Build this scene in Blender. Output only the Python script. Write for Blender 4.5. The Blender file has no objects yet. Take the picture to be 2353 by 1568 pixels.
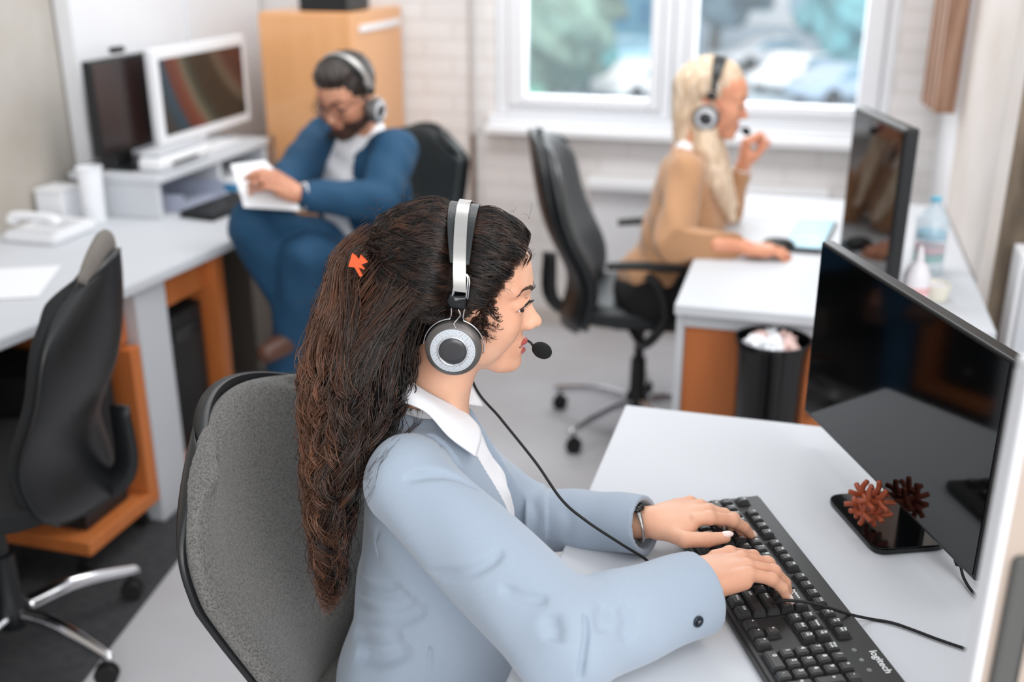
import bpy, bmesh, math, random
import numpy as np
from mathutils import Vector, Matrix
random.seed(7); RNG = np.random.default_rng(11)
SC = bpy.context.scene
COL = SC.collection
# ---------------------------------------------------------------- camera model (2353 x 1568 photograph)
FPX = 2450.0; PITCH = math.atan(930/2450.0); YAW = math.radians(15.5); CAMH = 1.6
cP, sP, cY, sY = math.cos(PITCH), math.sin(PITCH), math.cos(YAW), math.sin(YAW)
def UV(p):
    """survey frame (u right of the camera, v ahead, z up) -> room frame"""
    p = np.asarray(p, float)
    return np.stack([p[..., 0]*cY - p[..., 1]*sY, p[..., 0]*sY + p[..., 1]*cY, p[..., 2]], -1)
def P(px, py, v):
    """survey point seen at photo pixel px,py at depth v ahead of the camera"""
    a = (px-1176.5)/FPX; b = (784-py)/FPX
    r = np.array([a, cP+b*sP, -sP+b*cP]); r = r*(v/r[1])
    return np.array([r[0], r[1], CAMH+r[2]])
def lin(c):
    return tuple(((x/255.0)/12.92 if x/255.0 <= 0.04045 else ((x/255.0+0.055)/1.055)**2.4) for x in c)
# ---------------------------------------------------------------- materials
def mat(name, col, rough=0.5, metal=0.0, noise=0.0, nscale=20.0, bump=0.0, bscale=200.0, spec=0.5, alpha=1.0,
        trans=0.0, coat=0.0, col2=None, stretch=None, emit=None, sss=0.0, sheen=0.0, ior=1.5, detail=3.0):
    m = bpy.data.materials.new(name); m.use_nodes = True
    nt = m.node_tree; b = nt.nodes['Principled BSDF']
    c = lin(col)
    b.inputs['Base Color'].default_value = (*c, 1)
    b.inputs['Roughness'].default_value = rough
    b.inputs['Metallic'].default_value = metal
    b.inputs['Specular IOR Level'].default_value = spec
    b.inputs['IOR'].default_value = ior
    if trans: b.inputs['Transmission Weight'].default_value = trans
    if alpha < 1: b.inputs['Alpha'].default_value = alpha
    if coat: b.inputs['Coat Weight'].default_value = coat; b.inputs['Coat Roughness'].default_value = 0.05
    if sheen: b.inputs['Sheen Weight'].default_value = sheen
    if sss:
        b.inputs['Subsurface Weight'].default_value = sss
        b.inputs['Subsurface Radius'].default_value = (0.012, 0.004, 0.002); b.inputs['Subsurface Scale'].default_value = 1.0
    if emit:
        b.inputs['Emission Color'].default_value = (*lin(emit[0]), 1); b.inputs['Emission Strength'].default_value = emit[1]
    tc = nt.nodes.new('ShaderNodeTexCoord')
    src = tc.outputs['Object']
    if stretch:
        mp = nt.nodes.new('ShaderNodeMapping'); mp.inputs['Scale'].default_value = stretch
        nt.links.new(src, mp.inputs['Vector']); src = mp.outputs['Vector']
    n = nt.nodes.new('ShaderNodeTexNoise'); n.inputs['Scale'].default_value = nscale; n.inputs['Detail'].default_value = detail
    nt.links.new(src, n.inputs['Vector'])
    mx = nt.nodes.new('ShaderNodeMix'); mx.data_type = 'RGBA'
    c2 = lin(col2) if col2 else tuple(x*(1-noise) for x in c)
    mx.inputs[6].default_value = (*c, 1); mx.inputs[7].default_value = (*c2, 1)
    if col2:
        rp = nt.nodes.new('ShaderNodeMapRange'); rp.inputs['From Min'].default_value = .38; rp.inputs['From Max'].default_value = .62
        nt.links.new(n.outputs['Fac'], rp.inputs['Value']); nt.links.new(rp.outputs['Result'], mx.inputs[0])
    else:
        nt.links.new(n.outputs['Fac'], mx.inputs[0])
    nt.links.new(mx.outputs[2], b.inputs['Base Color'])
    if bump:
        nb = nt.nodes.new('ShaderNodeTexNoise'); nb.inputs['Scale'].default_value = bscale; nb.inputs['Detail'].default_value = 2
        nt.links.new(src, nb.inputs['Vector'])
        bp = nt.nodes.new('ShaderNodeBump'); bp.inputs['Strength'].default_value = bump; bp.inputs['Distance'].default_value = 0.002
        nt.links.new(nb.outputs['Fac'], bp.inputs['Height']); nt.links.new(bp.outputs['Normal'], b.inputs['Normal'])
    return m
def weave(name, c1, c2, scale, rough=0.9, bump=0.3, sheen=0.2):
    """woven cloth: a fine rib of waves crossed with noise"""
    m = bpy.data.materials.new(name); m.use_nodes = True
    nt = m.node_tree; b = nt.nodes['Principled BSDF']; b.inputs['Roughness'].default_value = rough
    b.inputs['Specular IOR Level'].default_value = 0.2; b.inputs['Sheen Weight'].default_value = sheen
    tc = nt.nodes.new('ShaderNodeTexCoord')
    v = nt.nodes.new('ShaderNodeTexVoronoi'); v.inputs['Scale'].default_value = scale
    n = nt.nodes.new('ShaderNodeTexNoise'); n.inputs['Scale'].default_value = scale*.35; n.inputs['Detail'].default_value = 4
    nt.links.new(tc.outputs['Object'], v.inputs['Vector']); nt.links.new(tc.outputs['Object'], n.inputs['Vector'])
    ad = nt.nodes.new('ShaderNodeMath'); ad.operation = 'MULTIPLY_ADD'; ad.inputs[1].default_value = .6; 
    nt.links.new(v.outputs['Distance'], ad.inputs[0]); nt.links.new(n.outputs['Fac'], ad.inputs[2])
    rp = nt.nodes.new('ShaderNodeMapRange'); rp.inputs['From Min'].default_value = .45; rp.inputs['From Max'].default_value = 1.0
    nt.links.new(ad.outputs[0], rp.inputs['Value'])
    mx = nt.nodes.new('ShaderNodeMix'); mx.data_type = 'RGBA'
    mx.inputs[6].default_value = (*lin(c1), 1); mx.inputs[7].default_value = (*lin(c2), 1)
    nt.links.new(rp.outputs['Result'], mx.inputs[0]); nt.links.new(mx.outputs[2], b.inputs['Base Color'])
    bp = nt.nodes.new('ShaderNodeBump'); bp.inputs['Strength'].default_value = bump; bp.inputs['Distance'].default_value = 0.001
    nt.links.new(v.outputs['Distance'], bp.inputs['Height']); nt.links.new(bp.outputs['Normal'], b.inputs['Normal'])
    return m
def brick_mat():
    m = bpy.data.materials.new('white_painted_brick'); m.use_nodes = True
    nt = m.node_tree; b = nt.nodes['Principled BSDF']; b.inputs['Roughness'].default_value = .8
    tc = nt.nodes.new('ShaderNodeTexCoord'); sx = nt.nodes.new('ShaderNodeSeparateXYZ'); cb = nt.nodes.new('ShaderNodeCombineXYZ')
    ad = nt.nodes.new('ShaderNodeMath'); ad.operation = 'ADD'
    nt.links.new(tc.outputs['Object'], sx.inputs[0]); nt.links.new(sx.outputs['X'], ad.inputs[0]); nt.links.new(sx.outputs['Y'], ad.inputs[1])
    nt.links.new(ad.outputs[0], cb.inputs['X']); nt.links.new(sx.outputs['Z'], cb.inputs['Y'])
    br = nt.nodes.new('ShaderNodeTexBrick'); br.inputs['Scale'].default_value = 1.0
    br.inputs['Brick Width'].default_value = .25; br.inputs['Row Height'].default_value = .075; br.inputs['Mortar Size'].default_value = .008
    br.inputs['Color1'].default_value = (*lin((240, 238, 238)), 1); br.inputs['Color2'].default_value = (*lin((236, 233, 232)), 1)
    br.inputs['Mortar'].default_value = (*lin((229, 225, 223)), 1); br.inputs['Mortar Smooth'].default_value = .4
    nt.links.new(cb.outputs[0], br.inputs['Vector'])
    n = nt.nodes.new('ShaderNodeTexNoise'); n.inputs['Scale'].default_value = 3; n.inputs['Detail'].default_value = 5
    nt.links.new(tc.outputs['Object'], n.inputs['Vector'])
    mx = nt.nodes.new('ShaderNodeMix'); mx.data_type = 'RGBA'; mx.blend_type = 'MULTIPLY'; mx.inputs[0].default_value = .25
    nt.links.new(br.outputs['Color'], mx.inputs[6]); nt.links.new(n.outputs['Fac'], mx.inputs[7]); nt.links.new(mx.outputs[2], b.inputs['Base Color'])
    bp = nt.nodes.new('ShaderNodeBump'); bp.inputs['Strength'].default_value = .35; bp.inputs['Distance'].default_value = .004; bp.invert = True
    nt.links.new(br.outputs['Fac'], bp.inputs['Height']); nt.links.new(bp.outputs['Normal'], b.inputs['Normal'])
    return m
def stripe_screen():
    m = bpy.data.materials.new('screen_wallpaper_arcs'); m.use_nodes = True
    nt = m.node_tree; b = nt.nodes['Principled BSDF']; b.inputs['Roughness'].default_value = .25; b.inputs['Base Color'].default_value = (.01, .01, .01, 1)
    tc = nt.nodes.new('ShaderNodeTexCoord'); mp = nt.nodes.new('ShaderNodeVectorMath'); mp.operation = 'SUBTRACT'
    mp.inputs[1].default_value = (0, .45, .55)
    nt.links.new(tc.outputs['Object'], mp.inputs[0])
    sc = nt.nodes.new('ShaderNodeVectorMath'); sc.operation = 'MULTIPLY'; sc.inputs[1].default_value = (0, 1.0, 1.0)
    nt.links.new(mp.outputs[0], sc.inputs[0])
    ln = nt.nodes.new('ShaderNodeVectorMath'); ln.operation = 'LENGTH'; nt.links.new(sc.outputs[0], ln.inputs[0])
    rg = nt.nodes.new('ShaderNodeMapRange'); rg.inputs['From Min'].default_value = .28; rg.inputs['From Max'].default_value = .86
    nt.links.new(ln.outputs['Value'], rg.inputs['Value'])
    cr = nt.nodes.new('ShaderNodeValToRGB'); e = cr.color_ramp.elements
    stops = [(0, (30, 34, 44)), (.08, (92, 34, 28)), (.16, (70, 30, 28)), (.22, (96, 60, 50)), (.28, (104, 92, 78)), (.34, (30, 30, 28)), (.50, (26, 28, 24)), (.57, (48, 66, 58)),
             (.62, (126, 118, 98)), (.67, (136, 70, 54)), (.76, (112, 42, 36)), (.80, (0, 76, 100)), (.87, (10, 66, 84)), (.91, (44, 52, 54)), (1, (44, 50, 50))]
    e[0].position = 0; e[0].color = (*lin(stops[0][1]), 1); e[1].position = 1; e[1].color = (*lin(stops[-1][1]), 1)
    for p_, c_ in stops[1:-1]:
        q = e.new(p_); q.color = (*lin(c_), 1)
    nt.links.new(rg.outputs['Result'], cr.inputs['Fac']); nt.links.new(cr.outputs['Color'], b.inputs['Emission Color'])
    b.inputs['Emission Strength'].default_value = .55
    return m
def hair_mat(name, dark, light, rough=.38):
    """strand colour from a per-strand attribute (root to tip, lock to lock, painted highlights on curl crests)"""
    m = bpy.data.materials.new(name); m.use_nodes = True
    nt = m.node_tree; b = nt.nodes['Principled BSDF']; b.inputs['Roughness'].default_value = rough
    b.inputs['Specular IOR Level'].default_value = .6
    a = nt.nodes.new('ShaderNodeAttribute'); a.attribute_name = 'tone'
    mx = nt.nodes.new('ShaderNodeMix'); mx.data_type = 'RGBA'
    mx.inputs[6].default_value = (*lin(dark), 1); mx.inputs[7].default_value = (*lin(light), 1)
    nt.links.new(a.outputs['Fac'], mx.inputs[0]); nt.links.new(mx.outputs[2], b.inputs['Base Color'])
    return m
# ---------------------------------------------------------------- objects
def tag(o, label=None, cat=None, group=None, kind=None):
    if label: o['label'] = label
    if cat: o['category'] = cat
    if group: o['group'] = group
    if kind: o['kind'] = kind
    return o
def thing(name, label, cat, loc=(0, 0, 0), rz=0, group=None):
    o = bpy.data.objects.new(name, None); COL.objects.link(o)
    o.location = loc; o.rotation_euler = (0, 0, rz); o.empty_display_size = .05
    bpy.context.view_layer.update()
    return tag(o, label, cat, group)
def world_mx(o):
    m = Matrix.Identity(4)
    while o is not None:
        m = Matrix.LocRotScale(o.location, o.rotation_euler, o.scale) @ m
        o = o.parent
    return m
class MB:
    """collects vertices and faces of one mesh"""
    def __init__(s): s.V = []; s.F = []; s.M = []; s.n = 0; s.T = []
    def add(s, V, F, m=0, tone=None):
        V = np.asarray(V, float).reshape(-1, 3)
        s.V.append(V)
        if isinstance(F, np.ndarray): F = [F]
        else:
            byn = {}
            for f in F: byn.setdefault(len(f), []).append(f)
            F = [np.array(v) for v in byn.values()]
        for f in F:
            s.F.append(f + s.n); 
            s.M.append(np.full(len(f), m) if np.isscalar(m) else np.asarray(m))
        s.T.append(np.full(len(V), 0.5) if tone is None else np.asarray(tone))
        s.n += len(V); return s
    def xf(s, fn):
        s.V = [fn(v) for v in s.V]; return s
    def merge(s, o, m=None):
        for v, t in zip(o.V, o.T): s.V.append(v); s.T.append(t)
        for f, mm in zip(o.F, o.M): s.F.append(f+s.n); s.M.append(mm if m is None else np.full(len(f), m))
        s.n += o.n; return s
    def build(s, name, mats, parent=None, smooth=True, local=False, angle=None, tone=False, kind=None, label=None):
        V = np.concatenate(s.V)
        if parent is not None and not local:
            inv = np.array(world_mx(parent).inverted()); V = V @ inv[:3, :3].T + inv[:3, 3]
        if not isinstance(mats, (list, tuple)): mats = [mats]
        me = bpy.data.meshes.new(name)
        nl = sum(f.size for f in s.F); nf = sum(len(f) for f in s.F)
        me.vertices.add(len(V)); me.vertices.foreach_set('co', V.astype(np.float32).ravel())
        me.loops.add(nl); me.polygons.add(nf)
        li = np.concatenate([f.ravel() for f in s.F]); me.loops.foreach_set('vertex_index', li.astype(np.int32))
        tot = np.concatenate([np.full(len(f), f.shape[1]) for f in s.F]); st = np.concatenate([[0], np.cumsum(tot)[:-1]])
        me.polygons.foreach_set('loop_start', st.astype(np.int32)); me.polygons.foreach_set('loop_total', tot.astype(np.int32))
        me.polygons.foreach_set('material_index', np.concatenate(s.M).astype(np.int32))
        me.polygons.foreach_set('use_smooth', np.full(nf, bool(smooth)))
        for m in mats: me.materials.append(m)
        me.update(calc_edges=True); me.validate()
        if smooth and angle: me.set_sharp_from_angle(angle=math.radians(angle))
        if tone:
            at = me.attributes.new('tone', 'FLOAT', 'POINT'); at.data.foreach_set('value', np.concatenate(s.T).astype(np.float32))
        o = bpy.data.objects.new(name, me); COL.objects.link(o)
        if parent is not None: o.parent = parent
        if kind: o['kind'] = kind
        if label: o['label'] = label
        return o
def bm_to(mb, bm, m=0):
    bm.verts.ensure_lookup_table(); bm.verts.index_update()
    V = [v.co[:] for v in bm.verts]; F = [[v.index for v in f.verts] for f in bm.faces]
    mb.add(V, F, m); bm.free(); return mb
def box(mb, lo, hi, bev=0.0, m=0, rz=0, c=None, seg=2):
    """axis box lo..hi, bevelled, optionally turned by rz about c"""
    bm = bmesh.new(); bmesh.ops.create_cube(bm, size=1)
    lo = Vector(lo); hi = Vector(hi); d = hi-lo; ce = (lo+hi)/2
    for v in bm.verts: v.co = Vector((v.co.x*d.x, v.co.y*d.y, v.co.z*d.z))
    if bev: bmesh.ops.bevel(bm, geom=list(bm.edges), offset=bev, segments=seg, affect='EDGES', profile=.5)
    R = Matrix.Rotation(rz, 3, 'Z'); c = Vector(c) if c is not None else ce
    for v in bm.verts: v.co = R @ (v.co+ce-c) + c
    return bm_to(mb, bm, m)
def prism(mb, pts, z0, z1, bev=0, m=0):
    """vertical prism over a plan polygon"""
    bm = bmesh.new(); vs = [bm.verts.new((x, y, z0)) for x, y in pts]; f = bm.faces.new(vs)
    r = bmesh.ops.extrude_face_region(bm, geom=[f])
    for e in r['geom']:
        if isinstance(e, bmesh.types.BMVert): e.co.z = z1
    bmesh.ops.recalc_face_normals(bm, faces=bm.faces)
    if bev: bmesh.ops.bevel(bm, geom=list(bm.edges), offset=bev, segments=2, affect='EDGES')
    return bm_to(mb, bm, m)
def lathe(mb, prof, c=(0, 0, 0), n=32, m=0, ax='Z', R=None):
    """profile [(r,h)...] turned about an axis"""
    prof = np.array(prof, float); a = np.linspace(0, 2*math.pi, n, endpoint=False)
    V = np.stack([np.outer(prof[:, 0], np.cos(a)), np.outer(prof[:, 0], np.sin(a)), np.outer(prof[:, 1], np.ones(n))], -1).reshape(-1, 3)
    if ax == 'X': V = V[:, [2, 0, 1]]
    if ax == 'Y': V = V[:, [0, 2, 1]]*np.array([1, 1, 1])
    if R is not None: V = V @ np.asarray(R).T
    V = V+np.array(c); k = len(prof); F = []
    i, j = np.meshgrid(np.arange(k-1), np.arange(n), indexing='ij'); j2 = (j+1) % n
    F = np.stack([i*n+j, i*n+j2, (i+1)*n+j2, (i+1)*n+j], -1).reshape(-1, 4)
    if ax == 'Y': F = F[:, ::-1]
    fs = [list(f) for f in F]
    if prof[0, 0] > 1e-6: fs.append(list(range(n-1, -1, -1)))
    if prof[-1, 0] > 1e-6: fs.append([(k-1)*n+q for q in range(n)])
    return mb.add(V, fs, m)
def spline(pts, n):
    """Catmull-Rom resample to n points"""
    p = np.array(pts, float)
    if len(p) < 3: return np.linspace(p[0], p[-1], n)
    q = np.vstack([2*p[0]-p[1], p, 2*p[-1]-p[-2]])
    t = np.linspace(0, len(p)-1-1e-9, n); i = t.astype(int); f = (t-i)[:, None]
    a, b, c, d = q[i], q[i+1], q[i+2], q[i+3]
    return .5*((2*b)+(-a+c)*f+(2*a-5*b+4*c-d)*f**2+(-a+3*b-3*c+d)*f**3)
def tube(mb, pts, r, n=8, m=0, res=None, flat=None, ref=None):
    """swept tube; r scalar or list; flat=(a,b) elliptical section"""
    p = spline(pts, res) if res else np.array(pts, float)
    k = len(p); T = np.gradient(p, axis=0); T /= np.linalg.norm(T, axis=1)[:, None]+1e-12
    up = np.array(ref if ref is not None else (0, 0, 1.)); 
    if ref is None and abs(T[:, 2]).max() > .95: up = np.array([.31, .89, .33])
    A = np.cross(T, up); A /= np.linalg.norm(A, axis=1)[:, None]+1e-12; B = np.cross(T, A)
    rr = np.interp(np.linspace(0, 1, k), np.linspace(0, 1, len(np.atleast_1d(r))), np.atleast_1d(r))
    fa, fb = flat if flat else (1, 1)
    an = np.linspace(0, 2*math.pi, n, endpoint=False)
    V = p[:, None]+rr[:, None, None]*(fa*np.cos(an)[None, :, None]*A[:, None]+fb*np.sin(an)[None, :, None]*B[:, None])
    i, j = np.meshgrid(np.arange(k-1), np.arange(n), indexing='ij'); j2 = (j+1) % n
    F = np.stack([i*n+j, i*n+j2, (i+1)*n+j2, (i+1)*n+j], -1).reshape(-1, 4)
    fs = [list(f) for f in F]+[list(range(n))[::-1], [(k-1)*n+q for q in range(n)]]
    return mb.add(V.reshape(-1, 3), fs, m)
def grid_faces(a, b, off=0, flip=False):
    i, j = np.meshgrid(np.arange(a-1), np.arange(b-1), indexing='ij')
    F = np.stack([i*b+j, i*b+j+1, (i+1)*b+j+1, (i+1)*b+j], -1).reshape(-1, 4)+off
    return F[:, ::-1] if flip else F
def sheet(mb, fn, th, ns=40, nt=40, m=0, mback=None):
    """pad built from a centre surface fn(s,t)->(point, normal); thickness th(s,t), front and back meeting at the rim"""
    s = np.sin(np.linspace(-math.pi/2, math.pi/2, ns)); t = (1-np.cos(np.linspace(0, math.pi, nt)))/2
    S, T = np.meshgrid(s, t, indexing='ij'); Pt = fn(S, T)
    ds = np.gradient(Pt, axis=0); dt = np.gradient(Pt, axis=1); N = np.cross(ds, dt); N /= np.linalg.norm(N, axis=2)[..., None]+1e-12
    w = th(S, T)[..., None]
    A = (Pt+N*w/2).reshape(-1, 3); B = (Pt-N*w/2).reshape(-1, 3)
    mb.add(A, grid_faces(ns, nt), m); mb.add(B, grid_faces(ns, nt, flip=True), m if mback is None else mback)
    k = ns*nt; idx = np.arange(k).reshape(ns, nt)
    ring = np.concatenate([idx[0, :], idx[1:, -1], idx[-1, -2::-1], idx[-2:0:-1, 0]]); r2 = np.roll(ring, -1)
    base = mb.n-2*k
    mb.F.append(np.stack([ring, ring+k, r2+k, r2], -1)+base); mb.M.append(np.full(len(ring), m if mback is None else mback))
    return mb
_txt = {}
def text_mesh(s, size, depth=.0002, bold=0.0):
    k = (s, size)
    if k in _txt: return _txt[k]
    cu = bpy.data.curves.new('t', 'FONT'); cu.body = s; cu.size = size; cu.extrude = depth; cu.align_x = 'CENTER'; cu.align_y = 'CENTER'; cu.offset = bold
    cu.resolution_u = 3
    o = bpy.data.objects.new('t', cu); COL.objects.link(o); bpy.context.view_layer.update()
    me = o.evaluated_get(bpy.context.evaluated_depsgraph_get()).to_mesh()
    V = np.array([v.co[:] for v in me.vertices]).reshape(-1, 3); F = [list(p.vertices) for p in me.polygons]
    bpy.data.objects.remove(o); bpy.data.curves.remove(cu)
    _txt[k] = (V, F); return _txt[k]
# ---------------------------------------------------------------- signed-distance modelling
def rot(yaw=0, pitch=0, roll=0):
    """local x forward, y left, z up; pitch>0 nods forward/down; roll>0 leans to the right side"""
    return np.array(Matrix.Rotation(yaw, 3, 'Z') @ Matrix.Rotation(pitch, 3, 'Y') @ Matrix.Rotation(roll, 3, 'X'))
def cap(a, b, ra, rb=None):
    a = np.array(a, float); b = np.array(b, float); rb = ra if rb is None else rb; ab = b-a; L = ab@ab+1e-12
    def f(Q):
        t = np.clip((Q-a)@ab/L, 0, 1)
        return np.linalg.norm(Q-a-t[:, None]*ab, axis=1)-(ra+(rb-ra)*t)
    return f
def chain(pts, rs):
    fs = [cap(pts[i], pts[i+1], rs[i], rs[i+1]) for i in range(len(pts)-1)]
    return lambda Q: np.minimum.reduce([f(Q) for f in fs])
def ell(c, r, R=None):
    c = np.array(c, float); r = np.array(r, float)
    def f(Q):
        q = Q-c
        if R is not None: q = q@R
        k0 = np.linalg.norm(q/r, axis=1); k1 = np.linalg.norm(q/(r*r), axis=1)+1e-9
        return k0*(k0-1)/k1
    return f
def rbox(c, h, rad, R=None):
    c = np.array(c, float); h = np.array(h, float)-rad
    def f(Q):
        q = Q-c
        if R is not None: q = q@R
        q = np.abs(q)-h
        return np.linalg.norm(np.maximum(q, 0), axis=1)+np.minimum(q.max(axis=1), 0)-rad
    return f
def smin(a, b, k):
    h = np.clip(.5+.5*(b-a)/k, 0, 1); return b*(1-h)+a*h-k*h*(1-h)
def sdf(ops):
    def f(Q):
        d = None; m = np.zeros(len(Q), np.int16)
        for op in ops:
            kind, fn, k, mt = op
            e = fn(Q) if kind != 'warp' else None
            if kind == 'u':
                if d is None: d = e; m[:] = mt
                else:
                    if mt is not None: m = np.where(e < d, mt, m)
                    d = smin(d, e, k)
            elif kind == 's': d = -smin(-d, e, k)
            elif kind == 'i': d = -smin(-d, -e, k)
            elif kind == 'p': m = np.where(e < 0, mt, m)
            elif kind == 'd': d = d+e
        return d, m
    return f
def groove(pts, amp, w, n=24):
    p = spline(pts, n)
    def f(Q):
        lo = p.min(0)-3*w; hi = p.max(0)+3*w
        out = np.zeros(len(Q)); k = np.all((Q > lo) & (Q < hi), axis=1)
        if not k.any(): return out
        q = Q[k]; d2 = np.full(len(q), 1e9); tt = np.zeros(len(q))
        for i in range(n-1):
            ab = p[i+1]-p[i]; t = np.clip((q-p[i])@ab/(ab@ab+1e-12), 0, 1)
            e = ((q-p[i]-t[:, None]*ab)**2).sum(1); b = e < d2; d2 = np.where(b, e, d2); tt = np.where(b, (i+t)/(n-1), tt)
        fade = np.clip(np.minimum(tt, 1-tt)*5, 0, 1)
        out[k] = amp*np.exp(-d2/(w*w))*fade
        return out
    return f
def mesh_sdf(ops, lo, hi, h):
    """surface nets on a sparse grid"""
    f = sdf(ops); lo = np.array(lo, float); hi = np.array(hi, float); B = 4
    nb = np.ceil((hi-lo)/(h*B)).astype(int)+1; n = nb*B+1
    ii = np.stack(np.meshgrid(*[np.arange(q) for q in nb], indexing='ij'), -1).reshape(-1, 3)
    dc, _ = f(lo+(ii*B+B/2)*h)
    act = np.abs(dc) < h*B*1.5
    sgn = np.where(dc < 0, -1., 1.).reshape(nb)
    D = np.repeat(np.repeat(np.repeat(sgn, B, 0), B, 1), B, 2); D = np.pad(D, ((0, 1),)*3, mode='edge')
    need = np.zeros(n, bool); A = act.reshape(nb); A2 = np.repeat(np.repeat(np.repeat(A, B, 0), B, 1), B, 2)
    for dx in (0, 1):
        for dy in (0, 1):
            for dz in (0, 1):
                need[dx:dx+A2.shape[0], dy:dy+A2.shape[1], dz:dz+A2.shape[2]] |= A2
    idx = np.argwhere(need)
    vals = np.empty(len(idx))
    for s in range(0, len(idx), 400000): vals[s:s+400000] = f(lo+idx[s:s+400000]*h)[0]
    D[idx[:, 0], idx[:, 1], idx[:, 2]] = vals
    D[0] = D[-1] = 1; D[:, 0] = D[:, -1] = 1; D[:, :, 0] = D[:, :, -1] = 1
    S = D < 0
    cnt = np.zeros(np.array(n)-1, np.int8)
    for dx in (0, 1):
        for dy in (0, 1):
            for dz in (0, 1): cnt += S[dx:n[0]-1+dx, dy:n[1]-1+dy, dz:n[2]-1+dz]
    cells = np.argwhere((cnt > 0) & (cnt < 8)); vid = np.full(cnt.shape, -1, np.int64); vid[tuple(cells.T)] = np.arange(len(cells))
    acc = np.zeros((len(cells), 3)); c = np.zeros(len(cells))
    for ax in range(3):
        o = [a for a in range(3) if a != ax]
        for i in (0, 1):
            for j in (0, 1):
                a = cells.copy(); a[:, o[0]] += i; a[:, o[1]] += j; b = a.copy(); b[:, ax] += 1
                da = D[tuple(a.T)]; db = D[tuple(b.T)]; x = (da < 0) != (db < 0)
                t = np.where(x, da/np.where(x, da-db, 1), 0)
                pnt = a.astype(float); pnt[:, ax] += t
                acc[x] += pnt[x]; c += x
    V = lo+acc/c[:, None]*h
    # one Newton step towards the surface
    e = h*.5; d0, m0 = f(V); G = np.stack([f(V+np.eye(3)[k]*e)[0]-f(V-np.eye(3)[k]*e)[0] for k in range(3)], -1)/(2*e)
    V = V-G*np.clip(d0/(np.maximum((G*G).sum(1), .25)), -h*.5, h*.5)[:, None]
    F = []
    for ax in range(3):
        o = [(ax+1) % 3, (ax+2) % 3]
        sl0 = [slice(1, -1)]*3; sl0[ax] = slice(0, n[ax]-1); sl1 = list(sl0); sl1[ax] = slice(1, n[ax])
        a = S[tuple(sl0)]; b = S[tuple(sl1)]; e = np.argwhere(a != b); 
        fl = a[tuple(e.T)]
        off = np.array([1, 1, 1]); off[ax] = 0; e = e+off
        q = []
        for di, dj in ((-1, -1), (0, -1), (0, 0), (-1, 0)):
            w = e.copy(); w[:, o[0]] += di; w[:, o[1]] += dj; q.append(vid[tuple(w.T)])
        q = np.stack(q, -1); q[~fl] = q[~fl][:, ::-1]; F.append(q)
    F = np.concatenate(F); F = F[(F >= 0).all(1)]
    mi = f(V)[1]; fm = mi[F]; fm = np.sort(fm, axis=1)[:, 2]
    return V, F, fm
def add_sdf(mb, ops, lo, hi, h, xf=None, mmap=None):
    V, F, M = mesh_sdf(ops, lo, hi, h)
    if np.einsum('ij,ij->i', V[F[:, 0]]-V.mean(0), np.cross(V[F[:, 1]]-V[F[:, 0]], V[F[:, 2]]-V[F[:, 0]])).sum() < 0: F = F[:, ::-1]
    if xf is not None: V = xf(V)
    mb.add(V, F, M); return mb
def trace(ops, px, py, v0, v1):
    """first point of a solid met along a sight line (survey frame)"""
    f = sdf(ops); a = P(px, py, v0); b = P(px, py, v1); t = np.linspace(0, 1, 160); Q = a+(b-a)*t[:, None]
    d = f(Q)[0]; k = np.where(d < 0)[0]
    return Q[k[0]] if len(k) else Q[np.argmin(d)]
# ================================================================= materials
M = {}
M['white_lam'] = mat('white_laminate', (203, 206, 211), .55, noise=.03, nscale=6, spec=.22)
M['white_paint'] = mat('white_paint', (232, 233, 236), .55, noise=.04, nscale=5)
M['frame_white'] = mat('white_window_frame', (228, 231, 236), .4, noise=.03)
M['brick'] = brick_mat()
M['plaster'] = mat('beige_plaster', (196, 187, 180), .85, col2=(206, 200, 196), nscale=2.5, bump=.2, bscale=30)
M['concrete'] = mat('grey_concrete', (176, 168, 158), .9, col2=(196, 192, 186), nscale=1.6, bump=.4, bscale=25, detail=8)
M['raw_conc'] = mat('raw_brown_concrete', (88, 76, 64), .95, col2=(156, 140, 122), nscale=2.6, bump=.8, bscale=30, stretch=(3, 3, .6), detail=8)
M['floor'] = mat('grey_vinyl_floor', (190, 190, 194), .55, col2=(180, 178, 180), nscale=2, bump=.05, bscale=300)
M['dark_carpet'] = mat('charcoal_carpet', (66, 66, 68), .95, col2=(56, 57, 60), nscale=40, bump=.5, bscale=600)
M['orange'] = mat('orange_beech_laminate', (206, 122, 66), .42, col2=(198, 112, 58), nscale=3, stretch=(6, 6, .6))
M['orange_l'] = mat('pale_orange_laminate', (224, 166, 116), .3, col2=(220, 162, 110), nscale=3, stretch=(6, 6, .6), coat=.4)
M['black_pl'] = mat('black_plastic', (22, 24, 26), .38, noise=.2, nscale=60, bump=.05, bscale=900)
M['black_matt'] = mat('black_matt_plastic', (14, 15, 17), .7, noise=.2, nscale=40)
M['black_gloss'] = mat('black_glossy_plastic', (10, 11, 13), .12, noise=.1, nscale=30)
M['screen_off'] = mat('dark_screen_glass', (5, 6, 7), .06, noise=.1, nscale=5, spec=.6)
M['screen_brown'] = mat('dark_brown_screen', (44, 24, 20), .3, col2=(30, 18, 18), nscale=3)
M['screen_arc'] = stripe_screen()
M['chrome'] = mat('chrome', (225, 225, 228), .12, metal=1, noise=.05)
M['silver'] = mat('brushed_silver', (186, 184, 181), .32, metal=.85, noise=.08, nscale=80)
M['leather_blk'] = mat('black_leather', (28, 34, 36), .42, noise=.2, nscale=30, bump=.25, bscale=350)
M['fabric_blk'] = mat('black_mesh_fabric', (17, 19, 21), .85, noise=.3, nscale=80, bump=.3, bscale=500)
M['fabric_gry'] = weave('grey_heather_fabric', (46, 48, 50), (120, 118, 115), 900)
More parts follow.
